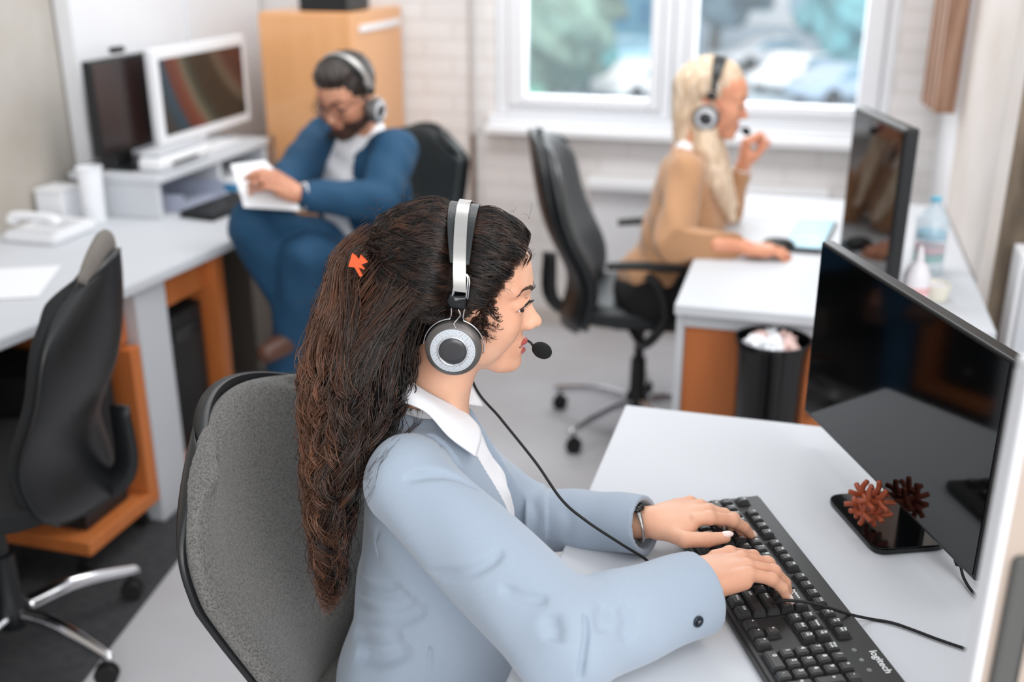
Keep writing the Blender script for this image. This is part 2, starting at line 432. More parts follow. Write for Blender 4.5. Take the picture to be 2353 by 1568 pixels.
M['fabric_gry2'] = mat('grey_headrest_fabric', (120, 114, 108), .9, noise=.2, nscale=90)
M['paper'] = mat('white_paper', (236, 238, 242), .8, noise=.02)
M['teal_card'] = mat('blue_card', (20, 120, 168), .55, noise=.1)
M['glass'] = mat('window_glass', (230, 240, 245), .02, alpha=.08, spec=.5)
M['brownwood'] = mat('brown_wood_slats', (168, 134, 112), .6, col2=(140, 104, 84), nscale=5, stretch=(12, 12, .8))
# ================================================================= the room
def struct(name, mb, m, **k):
    return mb.build(name, m, smooth=False, kind='structure', **k)
mb = MB(); box(mb, (-5.2, -2.2, -.1), (2.4, 4.34, 0)); struct('floor', mb, M['floor'])
# back wall of white painted brick round two windows
mb = MB()
box(mb, (-5.2, 4.33, 0), (-1.27, 4.62, 2.75)); box(mb, (-1.27, 4.33, 0), (.285, 4.62, .90)); box(mb, (-1.27, 4.33, 2.2), (.285, 4.62, 2.75)); box(mb, (.285, 4.33, 0), (2.4, 4.62, 2.75))
struct('wall_back', mb, M['brick'])
mb = MB(); box(mb, (-2.55, -2.2, 0), (-2.38, 4.33, 2.75)); struct('wall_left', mb, M['concrete'])
mb = MB(); box(mb, (.47, 3.8, 0), (.7, 4.33, 2.75)); struct('wall_right', mb, M['white_paint'])
mb = MB(); box(mb, (.505, 2.96, 0), (2.4, 3.8, 2.75)); struct('wall_pillar', mb, M['raw_conc'])
mb = MB(); box(mb, (.47, 2.95, 0), (.505, 3.8, 2.75), .004); struct('trim_1', mb, M['plaster'])
mb = MB(); box(mb, (-1.30, 4.24, .835), (.30, 4.33, .868), .006); struct('trim_2', mb, M['white_paint'])      # sill
mb = MB(); box(mb, (-1.30, 4.30, .868), (.30, 4.345, .905), .004); struct('trim_3', mb, M['frame_white'])
mb = MB(); box(mb, (-.86, 4.22, .63), (.1, 4.33, .672), .008); box(mb, (-.84, 4.27, .10), (.08, 4.33, .63), .006); struct('trim_4', mb, M['white_paint'])
mb = MB(); box(mb, (-2.38, 4.312, 0), (.47, 4.33, .07), .003); struct('baseboard_back', mb, M['plaster'])
for i, (a, b, ga, gb) in enumerate([(-1.27, -.548, -1.149, -.633), (-.544, .285, -.459, .165)]):
    w = bpy.data.objects.new('window_%d' % (i+1), None); COL.objects.link(w); w.location = ((a+b)/2, 4.36, .9); w['kind'] = 'structure'
    mb = MB(); z0, z1 = .905, 2.2
    box(mb, (a, 4.34, z0), (a+.05, 4.42, z1), .006); box(mb, (b-.04, 4.34, z0), (b, 4.42, z1), .006)
    box(mb, (a+.05, 4.34, z0), (b-.04, 4.42, z0+.035), .006); box(mb, (a+.05, 4.34, z1-.04), (b-.04, 4.42, z1), .006)
    mb.build('frame', M['frame_white'], w, smooth=False)
    mb = MB()
    box(mb, (a+.052, 4.325, z0+.037), (ga, 4.40, z1-.042), .008); box(mb, (gb, 4.325, z0+.037), (b-.042, 4.40, z1-.042), .008)
    box(mb, (ga, 4.325, z0+.037), (gb, 4.40, .985), .008); box(mb, (ga, 4.325, z1-.11), (gb, 4.40, z1-.042), .008)
    mb.build('sash', M['frame_white'], w, smooth=False)
    mb = MB(); box(mb, (ga+.001, 4.36, .986), (gb-.001, 4.364, z1-.111)); mb.build('glass', M['glass'], w, smooth=False)
# vertical pipe on the brick
t = thing('pipe', 'thin vertical pipe on the white brick wall left of the window', 'pipe', (-1.366, 4.305, 0))
mb = MB(); lathe(mb, [(.011, .0), (.011, .83)], (-1.366, 4.31, 0), 16); mb.build('lower_pipe', mat('brown_rusty_pipe', (120, 100, 86), .6, noise=.3, nscale=20), t, label='brown lower run of the pipe', angle=40)
mb = MB(); lathe(mb, [(.011, .83), (.011, 2.75)], (-1.366, 4.31, 0), 16); lathe(mb, [(.016, .82), (.016, .85)], (-1.366, 4.31, 0), 16); mb.build('upper_pipe', mat('grey_painted_pipe', (196, 192, 190), .5, noise=.1), t, angle=40)
# brown slats
t = thing('slat_blind', 'brown wooden vertical slats hanging by the corner right of the window', 'blind', (.45, 4.0, 1.04))
for k in range(4):
    y = 3.76+.145*k; mb = MB(); box(mb, (.385, y, 1.06-.010*k), (.45, y+.045, 2.3), .004); mb.build('slat', M['brownwood'], t, smooth=False)
mb = MB(); box(mb, (.38, 3.74, 2.3), (.468, 4.31, 2.35), .004); mb.build('rail', M['frame_white'], t, smooth=False)
# small white box at the right edge
t = thing('wall_box', 'white narrow box unit against the rough brown pillar at the right edge', 'box', (.62, 2.9, 0))
mb = MB(); box(mb, (.545, 2.84, 0), (.80, 2.955, .85), .006); mb.build('body', M['white_paint'], t, smooth=False)
mb = MB(); box(mb, (.56, 2.828, .08), (.785, 2.839, .82), .004); mb.build('door', M['white_lam'], t, smooth=False)
# dark carpet under the left desks
mb = MB(); prism(mb, [(-2.38, .3), (-1.30, .3), (-1.49, 1.72), (-1.66, 2.95), (-1.66, 3.75), (-2.38, 3.75)], .0005, .006)
tag(mb.build('carpet', M['dark_carpet'], smooth=False), 'dark charcoal carpet on the floor under the left-hand desks', 'carpet')
# ================================================================= desks
def desk_mid():
    t = thing('desk', 'white desk by the window with an orange panel below, where the blonde woman works', 'desk', (.09, 3.18, 0))
    mb = MB(); box(mb, (-.283, 2.54, .712), (.465, 3.83, .74), .004); mb.build('desktop', M['white_lam'], t, smooth=False)
    mb = MB()
    box(mb, (-.283, 2.60, 0), (-.262, 2.66, .70), .003); box(mb, (-.283, 3.74, 0), (-.262, 3.80, .70), .003); box(mb, (.425, 2.60, 0), (.455, 2.66, .70), .003)
    box(mb, (.425, 3.74, 0), (.455, 3.80, .70), .003); box(mb, (-.262, 2.60, .662), (.425, 2.63, .70), .003); box(mb, (-.262, 3.77, .662), (.425, 3.80, .70), .003); box(mb, (-.283, 2.66, .67), (-.262, 3.74, .70), .003)
    mb.build('frame', M['white_lam'], t, smooth=False)
    mb = MB(); box(mb, (-.262, 2.635, .02), (-.005, 2.655, .66), .003); mb.build('side_panel', M['orange'], t, smooth=False)
    mb = MB(); box(mb, (0, 2.635, .02), (.425, 2.655, .66), .003); p = mb.build('door', M['orange'], t, smooth=False)
    for z in (.45, .56):
        mb = MB(); lathe(mb, [(.004, 0), (.004, -.012), (.010, -.014), (.010, -.022), (0, -.024)], (.075, 2.635, z), 14, ax='Y'); mb.build('knob', M['chrome'], p)
desk_mid()
def desk_near():
    t = thing('desk', 'white desk in the foreground carrying the black keyboard and the glossy monitor', 'desk', (.09, 1.2, 0))
    mb = MB(); box(mb, (-.297, .45, .712), (.55, 1.905, .74), .004); mb.build('desktop', M['white_lam'], t, smooth=False)
    for x, y in ((-.24, .52), (-.24, 1.84), (.48, .52), (.48, 1.84)):
        mb = MB(); box(mb, (x-.03, y-.03, 0), (x+.03, y+.03, .711), .004); mb.build('leg', M['white_lam'], t, smooth=False)
    mb = MB(); box(mb, (.44, .55, .35), (.46, 1.81, .711), .002); mb.build('modesty_panel', M['orange'], t, smooth=False)
desk_near()
def desk_left():
    t = thing('desk', 'long white desk on the left with orange panels and a white leg, black computers below', 'desk', (-2.0, 2.6, 0))
    mb = MB(); prism(mb, [(-2.375, 1.3), (-1.79, 1.3), (-1.735, 1.88), (-1.69, 2.2), (-1.645, 2.82), (-1.66, 3.02), (-1.93, 3.70), (-2.375, 3.70)], .712, .74, .004)
    mb.build('desktop', M['white_lam'], t, smooth=False)
    mb = MB(); box(mb, (-1.735, 2.345, 0.006), (-1.70, 2.487, .711), .004); box(mb, (-2.3, 2.345, 0.006), (-1.735, 2.37, .711), .004); mb.build('leg', M['white_lam'], t, smooth=False, label='white panel leg')
    mb = MB(); box(mb, (-2.3, 3.45, 0), (-1.98, 3.64, .711), .004); mb.build('pedestal', mat('taupe_cabinet', (104, 98, 92), .6, noise=.05), t, smooth=False, label='grey-brown pedestal')
    mb = MB(); box(mb, (-2.3, 1.36, 0.006), (-1.85, 1.40, .711), .004); mb.build('leg', M['white_lam'], t, smooth=False, label='white panel leg')
    for a, b, z in ((2.10, 2.344, .566), (2.488, 2.752, .598), (1.46, 1.84, .58)):
        mb = MB(); box(mb, (-1.755, a, z), (-1.737, b, .711), .002); mb.build('apron', M['orange'], t, smooth=False, label='orange front panel')
desk_left()
def pc_holder(y0, y1, x1, label, ztop=.56):
    t = thing('computer_stand', label, 'computer stand', (x1-.25, (y0+y1)/2, 0))
    mb = MB(); box(mb, (x1-.5, y0, .085), (x1, y1, .125), .003); mb.build('base', M['orange'], t, smooth=False)
    mb = MB(); box(mb, (x1-.5, y1-.045, .126), (x1, y1, ztop), .003); mb.build('side_panel', M['orange'], t, smooth=False)
    for x in (x1-.45, x1-.05):
        for y in (y0+.03, y1-.03):
            mb = MB(); lathe(mb, [(.0, -.008), (.022, -.008), (.022, .008), (0, .008)], (x, y, .028), 14, ax='Y'); box(mb, (x-.006, y-.006, .03), (x+.006, y+.006, .085)); mb.build('caster', M['black_matt'], t, angle=40)
pc_holder(2.02, 2.34, -1.70, 'orange trolley under the left desk holding the black computer behind the chair')
pc_holder(2.50, 2.80, -1.70, 'orange trolley under the far end of the left desk beside the white leg', .70)
def tower(x1, y0, y1, h, label, z=.126):
    t = thing('computer_tower', label, 'computer', (x1-.2, (y0+y1)/2, z))
    mb = MB(); box(mb, (x1-.42, y0, z), (x1-.02, y1, z+h), .004); mb.build('case', M['black_matt'], t, smooth=False)
    mb = MB(); box(mb, (x1-.019, y0+.001, z), (x1, y1-.001, z+h), .006); f = mb.build('front_panel', M['black_pl'], t, smooth=False)
    mb = MB(); lathe(mb, [(.0, .004), (.009, .004), (.011, 0)], (x1, (y0+y1)/2, z+.07), 16, ax='X'); mb.build('power_button', M['chrome'], f)
    mb = MB(); box(mb, (x1, y0+.03, z+h-.09), (x1+.003, y1-.03, z+h-.05), .001); mb.build('disc_drive', M['black_gloss'], f, smooth=False)
tower(-1.74, 2.07, 2.26, .42, 'black computer tower standing nearest, half behind the left chair')
tower(-1.74, 2.53, 2.72, .44, 'black computer tower between the white leg and the orange trolley side')
tower(-2.0, 1.42, 1.56, .42, 'black computer tower at the left edge behind the left chair seat', z=.006)
# waste bin with paper
t = thing('waste_bin', 'tall black round waste bin filled with crumpled paper before the orange panel', 'bin', (-.035, 2.50, 0))
mb = MB(); lathe(mb, [(.0, .0), (.076, 0), (.084, .60), (.089, .672), (.092, .672), (.092, .684), (.086, .684), (.080, .62), (.0, .60)], (-.035, 2.515, 0), 40); mb.build('body', M['black_gloss'], t, angle=50)
for k in range(7):
    a = k*2.4; r = .045 if k else 0
    mb = MB(); bm = bmesh.new(); bmesh.ops.create_icosphere(bm, subdivisions=3, radius=.026)
    for v in bm.verts: v.co = v.co*(1+.35*math.sin(v.co.x*230+k)*math.cos(v.co.z*260+k*2)*math.sin(v.co.y*210)) + Vector((-.035+r*math.cos(a), 2.515+r*math.sin(a), .664))
    bm_to(mb, bm)
    tag(mb.build('crumpled_paper', [M['paper'], mat('pink_paper', (222, 190, 184), .8)][k % 2], smooth=False), 'crumpled sheet of paper on top of the black waste bin', 'paper', 'crumpled paper in the waste bin')
# ================================================================= cupboard and partition
t = thing('wardrobe', 'tall orange wardrobe against the brick wall behind the seated man', 'wardrobe', (-1.86, 4.05, 0))
mb = MB(); box(mb, (-2.049, 3.812, .0), (-1.67, 4.31, 1.336), .006); mb.build('body', M['orange_l'], t, smooth=False)
mb = MB(); box(mb, (-2.047, 3.79, .05), (-1.672, 3.811, 1.33), .003); d_ = mb.build('door', M['orange_l'], t, smooth=False)
mb = MB(); box(mb, (-2.02, 3.765, .75), (-2.008, 3.775, .88), .002); box(mb, (-2.019, 3.774, .76), (-2.009, 3.79, .77)); box(mb, (-2.019, 3.774, .86), (-2.009, 3.79, .87)); mb.build('handle', M['chrome'], d_, smooth=False)
mb = MB(); box(mb, (-1.669, 3.86, 1.262), (-1.660, 4.27, 1.286), .002); mb.build('reflection_strip', M['white_paint'], t, smooth=False, label='window reflection made as a white strip near the top of the side')  # white strip stands in for the window's reflection on the glossy side
t = thing('binder_box', 'small black box lying on top of the orange wardrobe', 'box', (-1.80, 3.9, 1.337))
mb = MB(); box(mb, (-1.90, 3.84, 1.337), (-1.70, 4.05, 1.42), .004); mb.build('body', M['black_pl'], t, smooth=False)
mb = MB(); box(mb, (-1.903, 3.835, 1.40), (-1.697, 4.055, 1.44), .004); mb.build('lid', M['black_matt'], t, smooth=False)
t = thing('partition', 'tall white partition panel behind the two left monitors', 'partition', (-2.33, 3.5, 0))
mb = MB(); box(mb, (-2.372, 3.05, .75), (-2.31, 3.72, 2.0), .004); box(mb, (-2.372, 3.721, 0), (-2.31, 4.30, 2.0), .004); mb.build('panel', M['white_paint'], t, smooth=False)
mb = MB(); box(mb, (-2.309, 3.706, .76), (-2.301, 3.724, 2.0), .002); mb.build('joint_strip', M['frame_white'], t, smooth=False)
# ================================================================= things on the left desk
def flat_monitor(name, label, x, y0, y1, z0, z1, bez, mb_frame, mscr, foot_z=.741, grp=None, white=False):
    t = thing(name, label, 'monitor', (x, (y0+y1)/2, foot_z))
    mb = MB(); box(mb, (x-.03, y0-bez, z0-bez), (x, y1+bez, z1+bez), .006); mb.build('housing', mb_frame, t, smooth=False)
    mb = MB(); box(mb, (x, y0, z0), (x+.002, y1, z1)); mb.build('screen', mscr, t, smooth=False)
    ym = (y0+y1)/2
    mb = MB(); box(mb, (x-.055, ym-.03, foot_z+.012), (x-.031, ym+.03, z0+.1), .004); mb.build('neck', mb_frame, t, smooth=False)
    mb = MB(); box(mb, (x-.14, ym-.11, foot_z), (x+.06, ym+.11, foot_z+.011), .005); mb.build('foot', mb_frame, t, smooth=False)
    return t
m1 = flat_monitor('monitor', 'black monitor with a dark brown screen and a webcam, nearer the concrete wall', -2.17, 2.93, 3.27, .945, 1.225, .012, M['black_pl'], M['screen_brown'], foot_z=.882)
mb = MB(); box(mb, (-2.19, 3.05, 1.248), (-2.165, 3.11, 1.268), .006); mb.build('webcam', M['black_matt'], m1, smooth=False)
flat_monitor('monitor', 'white-framed monitor showing coloured arcs, beside the orange wardrobe', -2.10, 3.185, 3.735, .965, 1.218, .035, M['white_paint'], M['screen_arc'], foot_z=.882)
t = thing('monitor_riser', 'white shelf raised on legs on the left desk, folders pushed below', 'shelf', (-2.1, 3.3, .741))
mb = MB(); box(mb, (-2.32, 2.94, .855), (-1.99, 3.69, .881), .004); mb.build('top', M['white_lam'], t, smooth=False)
for y in (2.945, 3.325, 3.665):
    mb = MB(); box(mb, (-2.29, y, .741), (-2.0, y+.025, .854), .003); mb.build('leg', M['white_lam'], t, smooth=False)
t = thing('printer', 'low white desktop printer with rounded lid on the white riser shelf', 'printer', (-2.07, 3.0, .882))
mb = MB(); box(mb, (-2.095, 2.99, .882), (-2.00, 3.30, .93), .018, seg=4); mb.build('body', M['white_paint'], t, angle=40)
mb = MB(); box(mb, (-2.09, 3.0, .931), (-2.01, 3.29, .945), .006); mb.build('lid', M['white_lam'], t, smooth=False)
mb = MB(); box(mb, (-1.999, 3.05, .90), (-1.993, 3.20, .91), .002); mb.build('paper_slot', M['black_pl'], t, smooth=False)
for k, (dx, dy, hh, mm, lb) in enumerate([(0, 0, .02, 'teal_card', 'flat blue folder under the white riser shelf'), (.0, .02, .012, 'paper', 'stack of white paper on the blue folder under the riser shelf')]):
    mb = MB(); box(mb, (-2.22+dx, 3.37+dy, .741+.021*k), (-1.97+dx, 3.62-dy, .741+.021*k+hh), .002); tag(mb.build('folder' if k == 0 else 'paper_stack', M[mm], smooth=False), lb, 'folder' if k == 0 else 'paper')
t = thing('tray', 'grey plastic tray under the near end of the white riser shelf', 'tray', (-2.1, 3.15, .741))
mb = MB(); box(mb, (-2.2, 3.04, .741), (-1.97, 3.30, .747), .002); box(mb, (-2.2, 3.04, .747), (-2.194, 3.30, .80)); box(mb, (-2.2, 3.04, .747), (-1.97, 3.046, .80)); box(mb, (-2.2, 3.294, .747), (-1.97, 3.30, .80)); mb.build('body', mat('grey_tray', (176, 182, 200), .5, noise=.05), t, smooth=False)
t = thing('laptop', 'closed black laptop at the edge of the left desk before the man', 'laptop', (-1.95, 3.13, .741))
for nm, z0, z1 in (('base', .741, .753), ('lid', .7535, .763)):
    mb = MB(); prism(mb, [(-1.955, 2.985), (-1.82, 2.965), (-1.795, 3.24), (-1.93, 3.30)], z0, z1, .003); mb.build(nm, M['black_pl'], t, smooth=False)
t = thing('paper_cup', 'white upright paper cup on the left desk near the concrete wall', 'cup', (-2.187, 2.89, .741))
mb = MB(); lathe(mb, [(.0, 0), (.033, 0), (.038, .17), (.041, .172), (.041, .178), (.036, .178), (.032, .01), (0, .01)], (-2.187, 2.87, .741), 28); mb.build('body', M['paper'], t, angle=50)
t = thing('carton', 'small white carton on the left desk behind the white cup', 'box', (-2.31, 2.94, .741))
mb = MB(); box(mb, (-2.365, 2.82, .741), (-2.265, 2.92, .835), .004); mb.build('body', M['paper'], t, smooth=False)
mb = MB(); box(mb, (-2.367, 2.818, .836), (-2.263, 2.922, .848), .003); mb.build('lid', M['white_paint'], t, smooth=False)
t = thing('desk_phone', 'white desk telephone at the back of the left desk', 'telephone', (-2.2, 2.68, .741))
mb = MB(); prism(mb, [(-2.30, 2.58), (-2.12, 2.58), (-2.12, 2.79), (-2.30, 2.79)], .741, .775, .008); mb.build('base', M['white_paint'], t, smooth=False)
mb = MB(); tube(mb, [(-2.285, 2.61, .80), (-2.27, 2.61, .815), (-2.20, 2.61, .82), (-2.14, 2.61, .815), (-2.125, 2.61, .80)], [.019, .016, .013, .016, .019], 12, res=24); mb.build('handset', M['white_paint'], t)
mb = MB()
for i in range(3):
    for j in range(4): box(mb, (-2.25+.03*j, 2.66+.03*i, .775), (-2.23+.03*j, 2.68+.03*i, .780), .002)
mb.build('keypad', mat('pale_keys', (205, 206, 210), .5), t, smooth=False)
t = thing('paper_sheet', 'loose white sheets lying at the left edge of the left desk', 'paper', (-2.0, 2.2, .741))
for k, a in enumerate((.1, .45)):
    mb = MB(); box(mb, (-2.16+.05*k, 2.0+.1*k, .7412+.0008*k), (-1.95+.05*k, 2.28+.1*k, .7418+.0008*k), rz=a); mb.build('sheet', M['paper'], t, smooth=False)
# ================================================================= things on the middle desk
t = thing('monitor', 'tall black monitor standing at the right end of the blonde woman\'s desk', 'monitor', (.22, 2.86, .741))
A_ = np.array([.110, 3.0]); D_ = np.array([.30, -.954]); Nn = np.array([-.954, -.30]); wd = .36
def mon_quad(mb, a, b, z0, z1, d0, d1, bev=.003, o=A_, d=D_, n=Nn, m=0):
    R = math.atan2(d[1], d[0]); c = o+d*(a+b)/2+n*(d0+d1)/2; L = (b-a)/2; W2 = abs(d1-d0)/2
    return box(mb, (c[0]-L, c[1]-W2, z0), (c[0]+L, c[1]+W2, z1), bev, m, rz=R)
mb = MB(); mon_quad(mb, 0, wd, .785, 1.18, -.035, 0, .006); mb.build('housing', M['black_pl'], t, smooth=False)
mb = MB(); mon_quad(mb, .012, wd-.012, .81, 1.168, 0, .0015, 0); mb.build('screen', M['screen_off'], t, smooth=False)
mb = MB(); mon_quad(mb, wd/2-.03, wd/2+.03, .75, .95, -.06, -.036, .004); mb.build('neck', M['black_pl'], t, smooth=False)
mb = MB(); mon_quad(mb, wd/2-.09, wd/2+.09, .741, .75, -.09, .03, .004); mb.build('foot', M['black_gloss'], t, smooth=False)
t = thing('tablet', 'blue-faced tablet with a black edge lying before the black monitor near the woman\'s hand', 'tablet', (.03, 3.29, .741))
mb = MB(); prism(mb, [(-.045, 3.10), (.070, 3.10), (.115, 3.47), (.0, 3.47)], .741, .752, .004); mb.build('case', M['black_pl'], t, smooth=False)
mb = MB(); prism(mb, [(-.037, 3.115), (.065, 3.115), (.107, 3.46), (.005, 3.46)], .7522, .7545); mb.build('screen', mat('pale_blue_screen', (104, 160, 182), .35, col2=(128, 186, 206), nscale=12), t, smooth=False)
mb = MB(); lathe(mb, [(.0, .002), (.014, .002), (.015, 0)], (.066, 3.40, .7545), 20); mb.build('sticker', mat('pale_pink_sticker', (204, 190, 200), .6), t)
t = thing('computer_mouse', 'black computer mouse under the blonde woman\'s right hand', 'mouse', (-.055, 3.13, .741))
mb = MB(); add_sdf(mb, [('u', ell((-.055, 3.13, .745), (.052, .031, .03)), .01, 0), ('i', rbox((-.055, 3.13, .771), (.1, .1, .03), .001), .002, 0)], (-.12, 3.08, .73), (.01, 3.18, .79), .003); mb.build('body', M['black_pl'], t)
def bottle(x, y, prof, m, label, capc, name='bottle', lab=None, cap=None, cat='bottle'):
    t = thing(name, label, cat, (x, y, .741))
    mb = MB(); lathe(mb, prof, (x, y, .741), 28); mb.build('body', m, t, angle=50)
    mb = MB(); lathe(mb, cap, (x, y, .741), 20); mb.build('cap', capc, t, angle=40)
    if lab:
        for r, z0, z1, mm, nm in lab:
            mb = MB(); lathe(mb, [(r, z0), (r+.0006, z0), (r+.0006, z1), (r, z1)], (x, y, .741), 28); mb.build(nm, mm, t, angle=40)
clear = mat('clear_bottle_plastic', (214, 226, 234), .1, alpha=.45, spec=.6)
wpl = mat('white_plastic', (232, 228, 232), .4, noise=.03)
bottle(.292, 2.70, [(0, 0), (.03, 0), (.032, .005), (.032, .075), (.022, .10), (.012, .11), (.010, .115)], wpl, 'white squeeze bottle with a pointed nozzle standing before the tall black monitor', wpl, cap=[(.011, .115), (.011, .122), (.004, .15), (.0, .152)], lab=[(.0322, .03, .05, mat('pink_label', (226, 176, 176), .6), 'label_band')])
gl = mat('green_label', (20, 160, 140), .5); rl = mat('pink_red_label', (222, 130, 140), .5); bl = mat('blue_label', (96, 180, 208), .5)
bottle(.345, 3.00, [(0, 0), (.040, 0), (.043, .006), (.043, .15), (.035, .16), (.016, .19), (.014, .20)], clear, 'clear plastic water bottle with green, red and blue label bands beside the monitor', bl, cap=[(.014, .192), (.014, .208), (0, .209)],
       lab=[(.0374, .035, .055, gl, 'green_band'), (.0374, .06, .075, rl, 'red_band'), (.0374, .095, .115, bl, 'blue_band')])
bottle(.345, 2.76, [(0, 0), (.03, 0), (.038, .035), (.038, .04), (.034, .04), (.028, .004), (0, .004)], mat('cream_ceramic', (226, 222, 206), .4), 'low cream-coloured tub standing in front of the clear bottle', wpl, name='tub', cat='tub', cap=[(.0, .03), (.034, .03), (.034, .034), (0, .034)])
t = thing('tissue_pack', 'crumpled white tissue pack with a teal corner lying by the monitor foot', 'tissues', (.16, 2.72, .741))
mb = MB(); bm = bmesh.new(); bmesh.ops.create_icosphere(bm, subdivisions=4, radius=1)
for v in bm.verts:
    n_ = v.co.copy(); w_ = 1+.16*math.sin(n_.x*7+1)*math.cos(n_.y*9)+.08*math.sin(n_.z*15+n_.x*13)
    v.co = Vector((.205+n_.x*.050*w_, 2.62+n_.y*.05*w_, .741+max(0, (n_.z+.75))*.028*w_))
bm_to(mb, bm); mb.build('wrapper', wpl, t)
mb = MB(); box(mb, (.19, 2.555, .741), (.25, 2.58, .772), .003, rz=-.3); mb.build('printed_end', mat('teal_print', (0, 122, 150), .5), t, smooth=False)
# white low cabinet top behind the near monitor (the desk of the middle row continues past the pillar)
# ================================================================= near monitor
DK = np.array([.414, -.910]); NK = np.array([-.910, -.414]); O_ = np.array([.1635, 1.5567])
t = thing('monitor', 'large glossy black monitor on the foreground desk, nearest the camera', 'monitor', (.16, 1.55, .741))
mb = MB(); mon_quad(mb, -.302, .252, .800, 1.116, -.022, 0, .003, O_, DK, NK); mb.build('housing', M['black_pl'], t, smooth=False)
mb = MB(); mon_quad(mb, -.296, .246, .807, 1.110, 0, .0012, 0, O_, DK, NK); mb.build('screen', M['screen_off'], t, smooth=False)
mb = MB(); mon_quad(mb, -.16, .14, .84, 1.03, -.05, -.0225, .008, O_, DK, NK); mb.build('back_cover', M['black_pl'], t, smooth=False)
mb = MB(); mon_quad(mb, -.035, .03, .752, .86, -.062, -.0505, .003, O_, DK, NK); mb.build('neck', M['black_gloss'], t, smooth=False)
c0 = np.array([.083, 1.614]); c1 = np.array([.154, 1.458]); c2 = np.array([.262, 1.505]); c3 = c0+(c2-c1)
def rounded(poly, r, n=6):
    out = []; k = len(poly)
    for i in range(k):
        p = np.array(poly[i]); a = np.array(poly[i-1])-p; b = np.array(poly[(i+1) % k])-p
        a = a/np.linalg.norm(a); b = b/np.linalg.norm(b)
        for t_ in np.linspace(0, 1, n): out.append(tuple(p+a*r*(1-t_)**2+b*r*t_**2))
    return out
mb = MB(); prism(mb, rounded([c0, c1, c2, c3], .022), .741, .751, .002); mb.build('foot', M['black_gloss'], t, smooth=False)
# cables behind the stand
def cable(pts, r, label, name='cable', m=None, res=60):
    mb = MB(); tube(mb, pts, r, 8, res=res); o = mb.build(name, m or M['black_matt'])
    tag(o, label, 'cable'); return o
t = thing('power_cable', 'black cable with a thick plug running off the back of the near monitor\'s foot', 'cable', (.26, 1.44, .741))
mb = MB(); tube(mb, [(.255, 1.50, .80), (.262, 1.465, .775), (.268, 1.44, .757)], [.008, .010, .007], 12, res=16); mb.build('plug', M['black_matt'], t)
mb = MB(); tube(mb, [(.268, 1.44, .757), (.273, 1.42, .746), (.285, 1.385, .744), (.315, 1.345, .744), (.38, 1.31, .744)], .0022, 8, res=40); mb.build('cord', M['black_matt'], t)
cable([(.268, 1.50, .82), (.29, 1.46, .775), (.30, 1.40, .746), (.33, 1.33, .746), (.40, 1.27, .746)], .0042, 'thicker black video cable lying beside the plug of the near monitor')
# orange knot toy
t = thing('desk_toy', 'burnt orange wooden knot puzzle ornament on the black foot of the near monitor', 'ornament', (.145, 1.53, .752))
terra = mat('burnt_orange_clay', (172, 82, 48), .5, noise=.25, nscale=60)
cc = np.array([.143, 1.528, .790]); Rt = rot(.35, .12, .08)
for ax in range(3):
    for k in range(4):
        s1, s2 = [(-1, -1), (-1, 1), (1, -1), (1, 1)][k]
        tt = np.linspace(-.033, .033, 30); Lc = np.zeros((30, 3)); o1, o2 = [(1, 2), (2, 0), (0, 1)][ax]
        Lc[:, ax] = tt; Lc[:, o1] = s1*.0105+.0016*np.sin(tt*190+k); Lc[:, o2] = s2*.0105+.0016*np.cos(tt*190+k*2)
        mb = MB(); tube(mb, cc+Lc@Rt.T, .0042, 8); mb.build('stick', terra, t)
# foreground screen panel at the right
t = thing('desk_screen', 'white-edged beige screen panel with a dark grey slot at the right front edge', 'screen panel', (.19, .88, .741))
mb = MB(); o = np.array([.192, .90]); d = np.array([cY, sY]); 
def slab(mb, a, b, z0, z1, d0, d1, bev=.003):
    return mon_quad(mb, a, b, z0, z1, d0, d1, bev, o, d, np.array([sY, -cY]))
slab(mb, 0, .009, .741, 1.26, -.02, .005, .003); slab(mb, 0, .40, 1.26, 1.272, -.02, .005, .003); slab(mb, 0, .40, .741, .752, -.02, .005, .003); mb.build('edge_frame', M['white_paint'], t, smooth=False)
mb = MB(); slab(mb, .0095, .40, .753, 1.259, -.016, .001, .002); mb.build('panel', mat('beige_panel', (186, 170, 158), .7, noise=.05), t, smooth=False)
mb = MB(); slab(mb, .018, .042, .80, 1.088, .0015, .006, .005); mb.build('slot_cover', mat('dark_grey_slot', (84, 84, 82), .6), t, smooth=False)
# ================================================================= office chairs
def caster(mb, x, y, a):
    lathe(mb, [(.0, -.016), (.024, -.016), (.027, -.012), (.027, -.004), (.018, -.003), (.018, .003), (.027, .004), (.027, .012), (.024, .016), (0, .016)], (x, y, .027), 20, ax='Y')
    tube(mb, [(x, y, .03), (x, y, .072)], .006, 8); return mb
def star_base(t, mleg, n=5, r=.29, a0=.2, gas='black_pl', seat_z=.43):
    for k in range(n):
        a = a0+k*2*math.pi/n; c, s = math.cos(a), math.sin(a)
        mb = MB(); tube(mb, [(.03*c, .03*s, .105), (.15*c, .15*s, .11), (r*c, r*s, .082), ((r+.015)*c, (r+.015)*s, .072)], [.022, .019, .014, .012], 12, res=20, flat=(1.0, .62)); mb.build('leg', mleg, t, local=True)
        mb = caster(MB(), r*c, r*s, a); mb.build('caster', M['black_matt'], t, local=True, angle=40)
    mb = MB(); lathe(mb, [(.0, .07), (.035, .07), (.04, .12), (.028, .14), (.026, .26), (.017, .262), (.017, seat_z-.04), (.0, seat_z-.04)], (0, 0, 0), 24); mb.build('gas_lift', M[gas], t, local=True, angle=45)
